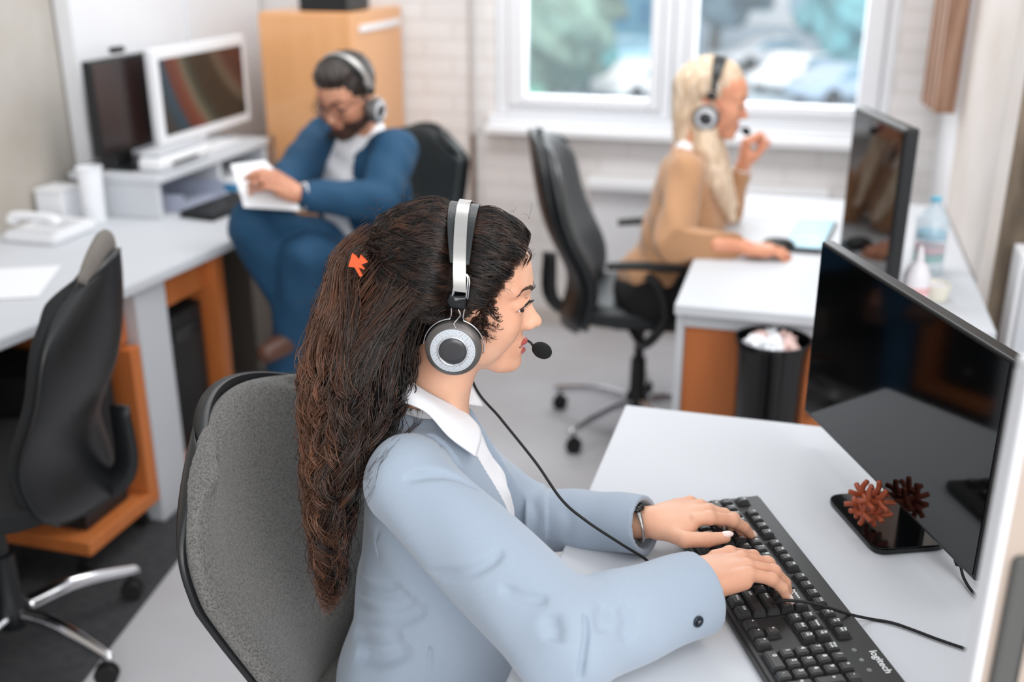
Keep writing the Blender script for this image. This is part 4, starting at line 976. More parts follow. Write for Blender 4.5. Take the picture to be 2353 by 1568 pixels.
# trousers (mostly hidden)
mb = MB(); add_sdf(mb, [('u', ell((-.14, 1.39, .55), (.118, .158, .088)), .02, 0), ('u', chain([(-.12, 1.31, .56), (.27, 1.30, .555), (.25, 1.30, .12)], [.086, .062, .045]), .02, 0), ('u', chain([(-.12, 1.48, .56), (.29, 1.50, .555), (.27, 1.50, .12)], [.086, .062, .045]), .02, 0), ('s', lambda Q: Q[:, 2]-.11, .002, None)], (-.3, 1.18, .07), (.40, 1.62, .68), .009, ident); mb.build('trousers', mat('charcoal_trousers', (44, 46, 52), .9, noise=.1), W1)
for y in (1.30, 1.50):
    mb = MB(); add_sdf(mb, [('u', chain([(.22, y, .045), (.30, y, .04), (.40, y, .028)], [.042, .038, .026]), .02, 0), ('s', (lambda Q: Q[:, 2]-.004), .001, None)], (.15, y-.06, -.0), (.46, y+.06, .11), .006, ident); mb.build('shoe', M['black_pl'], W1)
# ---- watch on the far wrist
t = thing('wrist_watch', 'thin metal wrist watch at the cuff of the far hand', 'watch', tuple(UV(np.array(OF))))
d = RF[:, 0]; mb = MB(); a = np.linspace(0, 2*math.pi, 40)
ring = OF-d*.012+np.outer(np.cos(a), RF[:, 1])*.027+np.outer(np.sin(a), RF[:, 2])*.025; tube(mb, ring, .0022, 8, flat=(1, 1.8)); mb.xf(UV).build('strap', M['silver'], t)
mb = MB(); lathe(mb, [(0, .004), (.011, .004), (.0125, 0), (0, -.001)], (0, 0, 0), 24); Rw = frame_from(RF[:, 0], RF[:, 2]); mb.xf(lambda V: UV(V@Rw.T+OF-d*.012+RF[:, 2]*.0255)).build('dial', M['black_gloss'], t)
# ---- hair of the woman in front
HM = hair_mat('dark_brown_curls', (19, 14, 12), (140, 92, 66), .30)
HC = np.array([-.023, 0, .030]); HRd = np.array([.109, .082, .080])
def unit(a): a = np.asarray(a, float); return a/np.linalg.norm(a, axis=-1, keepdims=True)
CLIPN = unit([-.95, -.20, .24])
def bandsq(p):            # hair pressed down under the headband
    x = p[..., 0]+.013+.10*(.05-np.clip(p[..., 2], -.1, .14))*.0; return np.exp(-(x/.022)**2)*(p[..., 2] > -.02)
def to_surf(n, lift): return HC+HRd*n*(1+lift[..., None])
mbh = MB()
cap_ops = [('u', ell(HC, HRd*.985), 0, 0), ('u', ell((-.075, 0, -.02), (.055, .068, .075)), .03, 0),
           ('s', ell((.085, 0, -.055), (.078, .11, .116)), .012, None), ('s', ell((.035, 0, -.115), (.085, .12, .070)), .01, None),
           ('d', lambda Q: .0018*np.sin(Q[:, 2]*300+6*np.sin(Q[:, 0]*60))*np.sin(Q[:, 0]*90+Q[:, 1]*80)+.004*bandsq(Q), 0, None)]
V_, F_, M_ = mesh_sdf(cap_ops, (-.15, -.11, -.12), (.11, .11, .15), .003); mbh.add(UV(h2w(V_)), F_, 1, np.full(len(V_), .03))
# swept-back part
hl = spline([(.084, 0, .074), (.081, .022, .072), (.071, .042, .060), (.056, .056, .038), (.040, .066, .012), (.026, .071, -.016), (.014, .073, -.044)], 60)
NL = 520; SPL = 12; NP = 44
st = []
for i in range(NL):
    sgn = -1 if i % 5 < 3 else 1
    if i % 2 == 0: p = hl[RNG.integers(0, 60)]*np.array([1, sgn, 1])+RNG.normal(0, .003, 3); p[0] -= abs(RNG.normal(0, .006))
    else:
        a = RNG.uniform(0, 1); th_ = RNG.uniform(-1.45, 1.45); p = HC+HRd*np.array([math.cos(a*2.3)*math.cos(th_*.9), math.sin(th_), abs(math.cos(th_*.9)*math.sin(.35+a*1.9))])
        if p[0] > .03 and p[2] < .05: p[2] += .05
        p[1] = sgn*abs(p[1])
    st.append(unit((p-HC)/HRd))
st = np.array(st)
def sweep(n0, k, seed):
    rg = np.random.default_rng(seed); S = len(n0)
    t = np.linspace(0, 1, NP)[None, :, None]
    n1 = unit(np.tile(CLIPN, (S, 1))+rg.normal(0, .10, (S, 3))); om = np.arccos(np.clip((n0*n1).sum(1), -1, .9999))[:, None, None]
    n = (np.sin((1-t)*om)*n0[:, None]+np.sin(t*om)*n1[:, None])/np.sin(om)
    # sag of the side hair: flow drops a little before rising to the clip
    n[..., 2] -= (.16*np.sin(math.pi*t[..., 0]))*(np.abs(n0[:, 1])[:, None])*(n0[:, 2] < .75)[:, None]
    return unit(n)
nl = sweep(st, NL, 5); ph = RNG.uniform(0, 6.28, (NL, 1)); fr = RNG.uniform(13, 27, (NL, 1)); ph2 = RNG.uniform(0, 6.28, (NL, 1)); base = RNG.uniform(.0, .10, NL); ltone = RNG.normal(0, .07, NL)[:, None]
t = np.linspace(0, 1, NP)
LA = []; TA = []; RA = []
for k in range(SPL):
    n = nl.copy(); tang = np.gradient(n, axis=1); side = np.cross(tang, n); side = unit(side+1e-9)
    off = RNG.normal(0, .038, (NL, 1)); w = (.042*np.sin(fr*t+ph)*np.clip(t*5+.35, 0, 1)*np.clip((1-t)*5, .15, 1)+off*np.clip((1-t)*1.4, .25, 1)+.006*np.sin(40*t+RNG.uniform(0, 6, (NL, 1))))
    n = unit(n+side*w[..., None])
    lift = base[:, None]+.035*np.sin(fr*t+ph2)*.8+RNG.normal(0, .012, (NL, 1))+.07*np.sin(math.pi*np.clip(t*1.15, 0, 1))
    front = np.clip(st[:, 0]*2-1.0, 0, 1)[:, None]*np.exp(-((t-.10)/.12)**2); lift = lift+.09*front
    lift = lift*np.clip(.35+t*8, 0, 1)-.0*t
    p = to_surf(n, lift); q = bandsq(p); lift = lift*(1-q)-.045*q; p = to_surf(n, lift)
    LA.append(p); RA.append(np.tile(.00042*np.clip(np.minimum(t*9+.4, (1-t)*6+.4), 0, 1), (NL, 1)))
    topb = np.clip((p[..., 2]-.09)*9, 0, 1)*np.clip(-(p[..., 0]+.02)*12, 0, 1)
    TA.append(np.clip(-.03+ltone+RNG.normal(0, .035, (NL, 1))+.34*topb+.14*np.clip(np.sin(fr*t+ph2), 0, 1)**3, 0, 1))  # wave crests get a painted highlight in the tone
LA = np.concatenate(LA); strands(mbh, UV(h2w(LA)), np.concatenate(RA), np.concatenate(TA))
# frizzy baby hairs along the temple
NF = 46; f0 = hl[RNG.integers(8, 60, NF)]*np.stack([np.ones(NF), RNG.choice([-1, -1, 1], NF), np.ones(NF)], -1); tt = np.linspace(0, 1, 16)
Lf = f0[:, None]+np.stack([.010+.012*RNG.uniform(-1, 1, NF)]*1, -1)[:, None]*tt[None, :, None]*np.array([1, 0, 0])+RNG.uniform(.0012, .003, (NF, 1, 1))*np.stack([np.sin(tt*9+0*tt), .5*np.sin(tt*7), -1.8*tt+np.cos(tt*10)], -1)[None]*RNG.choice([-1, 1], (NF, 1, 1))
Lf[..., 1] *= 1.03
strands(mbh, UV(h2w(Lf)), np.full((NF, 16), .00014), np.full((NF, 16), .12))
# tight curls along the temple and in front of the ear
NC_ = 80; SC_ = 5; i0 = RNG.integers(36, 60, NC_); f0 = hl[i0]*np.stack([np.ones(NC_), np.where(np.arange(NC_) % 3 == 0, 1, -1), np.ones(NC_)], -1)+RNG.normal(0, .003, (NC_, 3))*np.array([1, .3, 1]); f0[:, 1] *= 1.02; tt = np.linspace(0, 1, 26)
dr = np.stack([RNG.uniform(-.4, .5, NC_), 0*f0[:, 1], RNG.uniform(-1, -.1, NC_)], -1); dr /= np.linalg.norm(dr, axis=1, keepdims=True); ln = RNG.uniform(.012, .030, (NC_, 1, 1)); am = RNG.uniform(.0022, .0048, (NC_, 1)); p0 = RNG.uniform(0, 6.28, (NC_, 1)); Lc = []
for k in range(SC_):
    an = p0+tt*RNG.uniform(9, 15, (NC_, 1))*1.0+RNG.normal(0, .15, (NC_, 1)); q = f0[:, None]+dr[:, None]*ln*tt[None, :, None]+np.stack([am*np.cos(an), np.sign(f0[:, 1:2])*(.003+.5*am*np.sin(an*1.0+1)), am*np.sin(an)], -1)+RNG.normal(0, .0006, (NC_, 1, 3)); Lc.append(q)
Lc = np.concatenate(Lc); strands(mbh, UV(h2w(Lc)), np.full(Lc.shape[:2], .00034), np.clip(np.tile(RNG.uniform(-.05, .22, (NC_, 1)), (SC_, 26)), 0, 1))
# falling curls
lv = [(620, 775, 905), (660, 742, 930), (700, 728, 945), (760, 712, 955), (820, 698, 966), (860, 694, 963), (900, 698, 948), (950, 702, 922), (1000, 706, 888), (1050, 710, 856), (1100, 714, 828), (1150, 718, 812), (1200, 726, 800), (1250, 733, 792), (1300, 742, 786), (1350, 750, 780), (1388, 757, 768)]
hv = np.interp([l[0] for l in lv], [620, 760, 900, 1000, 1100, 1250, 1388], [1.39, 1.385, 1.36, 1.335, 1.315, 1.30, 1.29]); hd = np.interp([l[0] for l in lv], [620, 700, 860, 1000, 1100, 1250, 1388], [.05, .085, .095, .088, .07, .045, .012])
CEN = []; HA = []
for (y, a, b), v in zip(lv, hv):
    A = P(a, y, v); B_ = P(b, y, v); CEN.append((A+B_)/2); HA.append((B_[0]-A[0])/2)
CEN = np.array(CEN); HA = np.array(HA); LVN = len(lv)-1
core = [('u', chain([tuple(c) for c in CEN], list(np.minimum(HA, hd)*np.interp(np.arange(len(HA)), [0, 5], [.45, .80]))), .01, 0)]+[('u', ell(CEN[i], (HA[i]*.88, hd[i]*.88, .045)), .015, 0) for i in range(4, 15)]
core.append(('d', lambda Q: .0035*np.sin(Q[:, 2]*150+5*np.sin(Q[:, 0]*70))*np.sin(Q[:, 0]*110+Q[:, 1]*100), 0, None))
V_, F_, M_ = mesh_sdf(core, (-.40, 1.22, .66), (-.02, 1.52, 1.24), .0045); mbh.add(UV(V_), F_, 1, np.full(len(V_), .04))
NB = 400; SPB = 13; NPB = 64; t = np.linspace(0, 1, NPB)
pony = RNG.uniform(0, 1, NB) < .42
th = RNG.uniform(0, 2*math.pi, NB); near = RNG.uniform(0, 1, NB) < .35; th[near] = RNG.uniform(math.pi*1.05, math.pi*1.95, near.sum()); rho = np.sqrt(RNG.uniform(.25, 1.0, NB))
sc_clip = h2w(HC+HRd*CLIPN*1.02)
root = np.empty((NB, 3)); s0 = np.empty(NB)
for i in range(NB):
    if pony[i]:
        root[i] = sc_clip+RNG.normal(0, .010, 3); s0[i] = 0; th[i] = math.pi+RNG.uniform(-1.5, 1.5)
    else:
        n = unit(np.array([-.15-.85*RNG.uniform(0, 1), math.sin(th[i])*1.3+RNG.normal(0, .1), RNG.uniform(-.75, .25)])); root[i] = h2w(HC+HRd*n*1.03); s0[i] = RNG.uniform(1.2, 3.2)
s1 = np.clip(RNG.normal(13.6, 2.0, NB), 7.5, 16)
def level(s):
    i = np.clip(s.astype(int), 0, LVN-1); f = s-i; f2 = f[..., None]
    return CEN[i]*(1-f2)+CEN[i+1]*f2, HA[i]*(1-f)+HA[i+1]*f, hd[i]*(1-f)+hd[i+1]*f
lam = RNG.uniform(2.7, 5.2, NB)[:, None]; lt = np.abs(RNG.normal(0, .16, NB))[:, None]; phb = RNG.uniform(0, 6.28, NB)[:, None]; ampb = .0035+.0085*RNG.uniform(0, 1, (NB, 1))**1.5; hand_ = RNG.choice([-1, 1], NB)[:, None]
LB = []; TB = []; RB = []
for k in range(SPB):
    s = s0[:, None]+(s1-s0)[:, None]*t*RNG.uniform(.93, 1.03, (NB, 1)); s = np.clip(s, 0, LVN-.001)
    C, a, b = level(s); r_ = rho[:, None]*np.clip(1-.10*t, 0, 1); thk = th[:, None]+RNG.normal(0, .03, (NB, 1))
    q = C+np.stack([a*r_*np.cos(thk), b*r_*np.sin(thk), 0*a], -1)
    bl_ = np.clip(t/.20, 0, 1); bl_ = bl_*bl_*(3-2*bl_); ctrl = root[:, None]+np.stack([-.035*np.sin(math.pi*bl_)*pony[:, None], 0*bl_+0*pony[:, None], -.02*bl_+0*pony[:, None]], -1)
    p = ctrl*(1-bl_)[None, :, None]+q*bl_[None, :, None]
    am = ampb*np.clip(t*3.2-.25, .12, 1.25); ang = hand_*2*math.pi*(s*1.0)/lam*1.35+phb+RNG.normal(0, .22, (NB, 1))
    p = p+np.stack([am*np.cos(ang), am*np.sin(ang), .35*am*np.sin(ang*1.0+1)], -1)
    fz = np.where(RNG.uniform(0, 1, (NB, 1, 1)) < .22, 3.2, 1.0); p = p+fz*RNG.normal(0, .0017, (NB, 1, 3))+.0012*fz*np.stack([np.sin(t*30+k), np.cos(t*27+k*2), np.sin(t*21+k)], -1)[None]
    LB.append(p); RB.append(np.tile(.00055*np.clip(np.minimum(t*8+.3, (1-t)*5+.25), 0, 1), (NB, 1)))
    outer = np.clip(-np.cos(th), 0, 1)[:, None]; tone = -.04+lt+.50*outer*np.clip(1.15-.6*t, 0, 1)*rho[:, None]**2+.26*t**2*lt*4+.24*np.clip(-np.cos(ang)*.6-np.sin(ang)*.6, 0, 1)**3*(.3+lt*3)+RNG.normal(0, .04, (NB, 1))  # tone also paints highlights where the curls face outward
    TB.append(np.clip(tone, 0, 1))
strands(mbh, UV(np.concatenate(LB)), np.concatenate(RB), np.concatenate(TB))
# loose flyaways over collar and shoulder, and off the crown
fl = []
paths = [[(948, 880), (978, 925), (968, 965), (905, 1010), (850, 1075)], [(940, 900), (972, 950), (938, 990), (868, 1050), (838, 1110)], [(950, 890), (962, 960), (900, 1030), (842, 1100)], [(930, 930), (955, 975), (890, 1030), (846, 1120)], [(955, 885), (985, 950), (950, 985), (920, 1000)],
         [(925, 950), (940, 1000), (880, 1050), (852, 1130), (800, 1205)], [(945, 905), (960, 940), (920, 985), (880, 1020)]]
for pth in paths:
    L = np.array([trace(bz0, x, y, 1.0, 1.5)-np.array([0, .006, -.001]) for x, y in pth]); L[0] = P(pth[0][0], pth[0][1], 1.33)
    for k in range(4): fl.append(spline(L+RNG.normal(0, .003, L.shape)*np.linspace(.3, 1, len(L))[:, None], 30))
crown = [(900, 462), (930, 458), (870, 480), (845, 500), (955, 460), (985, 465), (835, 560), (830, 590), (1000, 470), (1120, 475), (1180, 485), (1215, 500), (860, 490), (760, 625), (730, 660), (715, 700), (705, 760)]
for x, y in crown*2:
    p0 = P(x, y+4, 1.40); d = np.array([RNG.uniform(-1, .3), RNG.uniform(-.4, .4), RNG.uniform(.3, 1)]); d /= np.linalg.norm(d); l_ = RNG.uniform(.012, .038)
    fl.append(np.array([p0+d*l_*q+np.array([.004*math.sin(q*2), 0, -.010*q*q]) for q in np.linspace(0, 1, 30)]))
fl = np.array(fl); strands(mbh, UV(fl), np.full(fl.shape[:2], .00018), np.full(fl.shape[:2], .18))
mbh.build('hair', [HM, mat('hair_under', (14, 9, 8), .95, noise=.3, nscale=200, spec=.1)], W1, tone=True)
# ---- orange hair clip
t = thing('hair_clip', 'orange zigzag hair clip holding the ponytail of the woman in front', 'hair clip', tuple(UV(P(822, 610, 1.35))))
pts = [(497, 480), (528, 500), (545, 525), (560, 490), (612, 543), (565, 560), (592, 597), (545, 582), (574, 640), (555, 650), (515, 580), (470, 575)]
pp = [P(650+x/3.1357, 430+y/3.1357, 1.345) for x, y in pts]
bm = bmesh.new(); vs = [bm.verts.new(UV(q)) for q in pp]; f = bm.faces.new(vs); r = bmesh.ops.extrude_face_region(bm, geom=[f]); dv = Vector(UV(np.array([0.0, .0045, 0])))
for e in r['geom']:
    if isinstance(e, bmesh.types.BMVert): e.co += dv
bmesh.ops.recalc_face_normals(bm, faces=bm.faces); bmesh.ops.bevel(bm, geom=list(bm.edges), offset=.0005, segments=2, affect='EDGES')
mb = MB(); bm_to(mb, bm); mb.build('clip_face', mat('orange_clip_plastic', (226, 92, 40), .3, coat=.3), t, angle=40)
mb = MB(); c_ = P(815, 605, 1.36); tube(mb, [c_+np.array([.004, -.008, .000]), c_+np.array([0, .02, -.004]), c_+np.array([-.002, .04, -.01])], .0022, 8, res=10); mb.xf(UV).build('clip_arm', mat('orange_clip_arm', (200, 80, 36), .4), t)
# ---- headset
def headset(name, label, H2, scale_pts=None, full=True, wear=None, side_mic=1, silver=True):
    """H2 maps head-frame points to the room"""
    t = thing(name, label, 'headset', tuple(H2(np.array([-.01, 0, .0]))))
    def B(mb, nm, m, par=t, angle=None, label=None): mb.xf(H2); return mb.build(nm, m, par, angle=angle, label=label)
    th = np.linspace(0, math.pi, 60); ry, rz = .0935, .092
    def arch(th, off=0):
        y = -(ry+off)*np.cos(th); z = .024+(rz+off)*np.sin(th); x = -.000-.014*np.sin(th); return np.stack([x, y, z], -1)
    def band(mb, a0, a1, w, off, thk, n=60):
        a = np.linspace(a0, a1, n); c = arch(a, off); o = arch(a, off+thk); ww = w(a)[:, None]*np.array([1, 0, 0])/2
        q = np.stack([c-ww, c+ww, o+ww, o-ww], 1); i = np.arange(n-1)[:, None]*4; j = np.arange(4)[None]; F = np.stack([i+j, i+(j+1) % 4, i+4+(j+1) % 4, i+4+j], -1).reshape(-1, 4)
        fs = [list(f) for f in F]+[[3, 2, 1, 0], [4*n-4, 4*n-3, 4*n-2, 4*n-1]]; mb.add(q.reshape(-1, 3), fs); return mb
    mb = band(MB(), .05, math.pi-.05, lambda a: .0165+0*a, .0055, .0016); bevel_ok = B(mb, 'headband', M['silver'] if silver else M['black_pl'], angle=35)
    mb = band(MB(), .42, math.pi-.42, lambda a: .022+.022*np.clip(np.sin(a)*1.15-.35, 0, 1), -.0035, .0065); B(mb, 'head_cushion', M['leather_blk'], angle=35)
    for s in (-1, 1):
        Rc = np.array([[1, 0, 0], [0, 0, s], [0, 1, 0]], float).T  # columns: local x->head x, local y->head z, local z->outward
        Rc = np.stack([np.array([1, 0, 0.]), np.array([0, 0, 1.]), np.array([0, s, 0.])], 1)
        C = np.array([-.001, s*.080, -.051])
        def D(mb): mb.xf(lambda V: (V*np.array([.87, .87, 1]))@Rc.T+C); return mb
        mb = MB(); lathe(mb, [(.0, .004), (.036, .004), (.0415, .008), (.0437, .016), (.0425, .022), (.0365, .0265), (.035, .0268), (.0345, .0262), (.0, .0262)], n=72)
        cup = B(D(mb), 'ear_cup', mat('dark_grey_cup', (92, 88, 86), .32, metal=.35), angle=35)
        mb = MB(); tube(mb, [(.031*math.cos(a), .031*math.sin(a), -.002) for a in np.linspace(0, 2*math.pi, 40)], .0095, 10, flat=(1, .9)); B(D(mb), 'ear_cushion', M['leather_blk'], cup)
        mb = MB(); lathe(mb, [(.0345, .0262), (.0343, .0275), (.0235, .0290), (.0, .0290)], n=72); B(D(mb), 'perforated_ring', mat('pale_silver_ring', (196, 200, 206), .4, metal=.25), cup, 35, 'pale silver ring full of small holes')
        if full:
            mb = MB()
            for r_, cnt, ph_ in ((.0255, 30, 0), (.0285, 34, .09), (.0315, 38, .02)):
                for q in range(cnt):
                    a = ph_+q*2*math.pi/cnt; zz = .0290-(r_-.0235)*(.0015/.0108)
                    if cnt == 34 and q % 2: continue
                    lathe(mb, [(.0005, zz-.0003), (.0005, zz+.0002), (0, zz+.0002)], (0, 0, 0), 8); mb.V[-1] = mb.V[-1]+np.array([r_*math.cos(a), r_*math.sin(a), 0])
            B(D(mb), 'vent_holes', M['black_matt'], cup)
        mb = MB(); lathe(mb, [(.0238, .0288), (.0236, .0305), (.0222, .0312), (.0208, .0300), (.0208, .0290)], n=64); B(D(mb), 'chrome_ring', M['chrome'], cup)
        mb = MB(); lathe(mb, [(.0, .0308), (.012, .0306), (.0198, .0298), (.0208, .0290)][::-1], n=48); B(D(mb), 'centre_cap', mat('dark_centre_cap', (70, 70, 72), .28, metal=.5), cup)
        # wire yoke
        a = np.linspace(math.radians(-2), math.radians(182), 50); ring = [(.0462*math.cos(q), .0462*math.sin(q)*1.0, .012+.003*math.sin(q)) for q in a]
        k1 = int(50*.42); k2 = int(50*.58)
        zt = .0835
        up1 = [(.0085, .047, .015), (.0085, .062, .016), (.010, zt-.012, .0165)]
        r1 = ring[:22]+[(.0105, .0465, .014), (.0090, .050, .015), (.0095, .060, .016), (.011, .070, .0165)]
        r2 = ring[-22:][::-1]+[(-.0105, .0465, .014), (-.0090, .050, .015), (-.0095, .060, .016), (-.011, .070, .0165)]
        for rr_ in (r1, r2):
            mb = MB(); tube(mb, rr_, .0011, 8, res=90); B(D(mb), 'yoke_wire', M['chrome'])
        mb = MB(); tube(mb, [(.001, .064, .020), (.005, .056, .021), (.001, .048, .021), (-.003, .042, .024), (.001, .037, .027)], .0010, 6, res=30); B(D(mb), 'lead_wire', M['silver'])
        mb = MB(); add_sdf(mb, [('u', rbox((-.002, .0745, .0135), (.0155, .0125, .0075), .007), 0, 0), ('u', ell((-.006, .0745, .019), (.0115, .0095, .004)), .002, 0), ('d', groove([(-.013, .072, .023), (-.010, .080, .023), (-.002, .081, .0235), (.001, .074, .024), (-.004, .069, .023)], .0010, .0012), 0, None)], (-.022, .058, .0), (.018, .09, .028), .0009)
        B(D(mb), 'slider', M['black_gloss'])
        lw = [(.011, .083, .0165), (.011, .100, .0145), (.010, .112, .012), (.0055, .119, .011), (-.001, .120, .011), (-.006, .117, .012), (-.0075, .110, .0125), (-.009, .098, .0145), (-.0095, .083, .0165)]
        mb = MB(); tube(mb, [(x-.0005, y, z+.0035) for x, y, z in lw], .0010, 8, res=70); B(D(mb), 'loop_wire', M['chrome'])
        mb = MB(); tube(mb, [(x+.002*(1 if x > 0 else .4), y-.002, z+.0012) for x, y, z in lw], .0009, 8, res=70); B(D(mb), 'loop_wire', M['chrome'])
    s = side_mic
    mb = MB(); tube(mb, [(-.008, s*.108, -.055), (.03, s*.104, -.072), (.070, s*.075, -.082), (.098, s*.035, -.078), (.104, s*.012, -.074), (.112, 0, -.074)], [.0028, .0022, .0018, .0018, .0022, .003], 10, res=60); B(mb, 'microphone_boom', M['black_matt'])
    mc_ = np.array([.1175, -.004, -.074]); 
    mb = MB(); bm = bmesh.new(); bmesh.ops.create_icosphere(bm, subdivisions=4, radius=1)
    for v in bm.verts: n_ = v.co; r_ = 1+.02*math.sin(n_.x*60)*math.sin(n_.y*57)*math.sin(n_.z*63); v.co = Vector((mc_[0]+n_.x*.0145*r_, mc_[1]+n_.y*.0118*r_, mc_[2]+n_.z*.0118*r_-n_.x*.002))
    bm_to(mb, bm); B(mb, 'microphone_foam', mat('black_foam', (14, 15, 16), .95, bump=.6, bscale=1200))
    return t
def UVinv(V): return np.stack([V[:, 0]*cY+V[:, 1]*sY, -V[:, 0]*sY+V[:, 1]*cY, V[:, 2]], -1)
hs = headset('headset', 'silver and black over-ear headset with foam microphone worn by the curly-haired woman', lambda V: UV(h2w(V)))
c0_ = h2w((-.012, .098, -.092))
cp = [c0_, P(1090, 886, 1.47), P(1150, 962, 1.43), P(1230, 1062, 1.385), P(1290, 1148, 1.345), P(1345, 1196, 1.322), P(1420, 1246, 1.312), P(1478, 1282, 1.318), P(1515, 1308, 1.338), np.array([.26, 1.33, .746])]
mb = MB(); tube(mb, cp, .0021, 8, res=120); mb.xf(UV).build('cord', M['black_matt'], hs)
# ================================================================= the man in the blue suit
def face_person(body, Ro, O, male, neckpts, neckr, h=.0035):
    nk_ = [(np.asarray(q)-O)@Ro for q in neckpts]
    add_sdf(body, head_ops(.2, male, True, ([tuple(q) for q in nk_], neckr)), (-.15, -.11, -.22), (.14, .11, .12), h, xf(Ro, O))
def brows(Ro, O, m, par, R=.0034):
    mb = MB()
    for y in (-1, 1): brow_curve(mb, y, 0, R)
    mb.xf(lambda V: UV(V@Ro.T+O)).build('eyebrows', m, par)
SK2 = skin_mat('tan_skin', (206, 150, 122), (190, 132, 106), (150, 84, 74)); SK2[4] = mat('tan_nail', (212, 164, 140), .3)
W2 = thing('person', 'bearded man in a blue suit and headset reading paper, legs crossed, on the left', 'person', tuple(UV(np.array([-.42, 3.36, 0]))))
fm = np.array([-.62, -.78, 0]); fm /= np.linalg.norm(fm); lm = np.array([-fm[1], fm[0], 0])     # facing and his left
HO2 = np.array([-.500, 3.265, 1.158]); HR2 = frame_from(rot(.16)@fm)@rot(0, math.radians(24), 0)
MJ = dict(hip=np.array([-.42, 3.42, .55]), chest=np.array([-.485, 3.37, .83]), neck=np.array([-.475, 3.345, 1.02]))
sc = MJ['chest']+np.array([0, 0, .15]); shL = sc+lm*.160; shR = sc-lm*.165
elL = P(872, 462, 3.10); wrL = P(700, 452, 2.99); haL = P(648, 425, 2.95)
elR = P(668, 410, 3.22); wrR = P(640, 445, 3.06)
kneeR = P(580, 520, 3.02); ankR = P(690, 735, 3.05); footR = P(615, 812, 2.92)
kneeL = P(700, 590, 3.0); ankL = P(655, 850, 3.02)
body = MB()
face_person(body, HR2, HO2, 1.0, [(-.475, 3.345, .98), (-.48, 3.325, 1.05), (-.495, 3.30, 1.11)], [.062, .056, .054])
hipR = MJ['hip']-lm*.09; hipL = MJ['hip']+lm*.09
tk = [('u', ell(MJ['chest'], (.10, .15, .18), frame_from(fm)), .02, 0), ('u', ell(MJ['hip'], (.12, .16, .13), frame_from(fm)), .05, 0), ('u', chain([shL, elL, wrL], [.045, .04, .026]), .02, 0), ('u', chain([shR, elR, wrR], [.045, .04, .026]), .02, 0),
      ('u', chain([hipR, kneeR, ankR], [.08, .055, .034]), .03, 0), ('u', chain([hipL, kneeL, ankL], [.08, .055, .034]), .03, 0), ('u', cap(MJ['chest'], MJ['neck'], .06, .055), .03, 0)]
add_sdf(body, tk, (-.95, 2.75, .05), (-.10, 3.65, 1.1), .010, ident)
RL = frame_from(haL-wrL)@rot(0, 0, math.radians(-50)); add_sdf(body, hand_ops(-1, [(-.10, .35, .6, .4), (0, .4, .6, .4), (.06, .45, .65, .4), (.14, .5, .6, .4)], [(.45, .3), (.1, .3), (0, .2)], .95, back=(-1, 0, 0)), (-.11, -.11, -.12), (.22, .11, .08), .0035, xf(RL, wrL+(haL-wrL)*.25))
RR = frame_from(P(600, 415, 3.0)-wrR)@rot(0, 0, math.radians(40)); add_sdf(body, hand_ops(1, [(.10, .3, .5, .4), (0, .35, .6, .4), (-.06, .4, .6, .4), (-.14, .5, .6, .4)], [(.5, .3), (.2, .3), (0, .2)], .95), (-.11, -.11, -.12), (.22, .11, .08), .0035, xf(RR, wrR))
body.build('body', SK2, W2)
brows(HR2, HO2, SK2[5], W2, .0042)
BR = mat('dark_brown_beard', (84, 56, 44), .9, col2=(58, 38, 30), nscale=120, bump=.6, bscale=500)
mb = MB(); jaw = sdf(head_ops(.2, 1.0, False))
def on_head(g): return lambda Q: jaw(Q)[0]-g
add_sdf(mb, [('u', on_head(.0045), .001, 0), ('i', lambda Q: np.maximum.reduce([Q[:, 2]+.050+.7*np.clip(.045-Q[:, 0], -.1, .0)*0, -.02-Q[:, 0]+0*Q[:, 1], -.135-Q[:, 2]]), .002, None), ('s', ell((.088, 0, -.060), (.03, .024, .012)), .004, None), ('s', ell((.070, 0, -.035), (.05, .040, .022)), .004, None)], (-.05, -.1, -.16), (.13, .1, .0), .0035)
mb.xf(lambda V: UV(V@HR2.T+HO2)).build('beard', BR, W2)
def hair_cap(mb, Ro, O, grow, cut, extra=(), h=.004, lo=(-.16, -.12, -.14), hi=(.13, .12, .17)):
    ops = [('u', ell((-.018, 0, .034), (.094+grow, .075+grow, .080+grow)), .0, 0)]+list(extra)+[('s', c, .006, None) for c in cut]+[('d', lambda Q: .0022*np.sin(Q[:, 1]*260+4*np.sin(Q[:, 0]*50))*np.sin(Q[:, 2]*90+Q[:, 0]*60), 0, None)]
    add_sdf(mb, ops, lo, hi, h); mb.xf(lambda V: UV(V@Ro.T+O)); return mb
mb = MB(); hair_cap(mb, HR2, HO2, .006, [ell((.085, 0, -.045), (.075, .12, .095)), ell((.02, 0, -.12), (.12, .12, .075))], [('u', ell((.035, 0, .085), (.050, .055, .030)), .02, 0)])
mb.build('hair', mat('near_black_hair', (30, 22, 19), .5, col2=(46, 34, 28), nscale=90, bump=.5, bscale=300), W2)
SUIT = mat('navy_suit_wool', (18, 70, 104), .8, noise=.25, nscale=30, bump=.15, bscale=500)
FR = frame_from(fm)
def vcut(Q):
    q = (Q-MJ['chest'])@FR; w = np.interp(q[:, 2], [-.30, -.12, .0, .17], [.070, .062, .066, .085]); return np.maximum.reduce([np.abs(q[:, 1]+.01)-w, -(q[:, 0]-.03), q[:, 0]-.145])
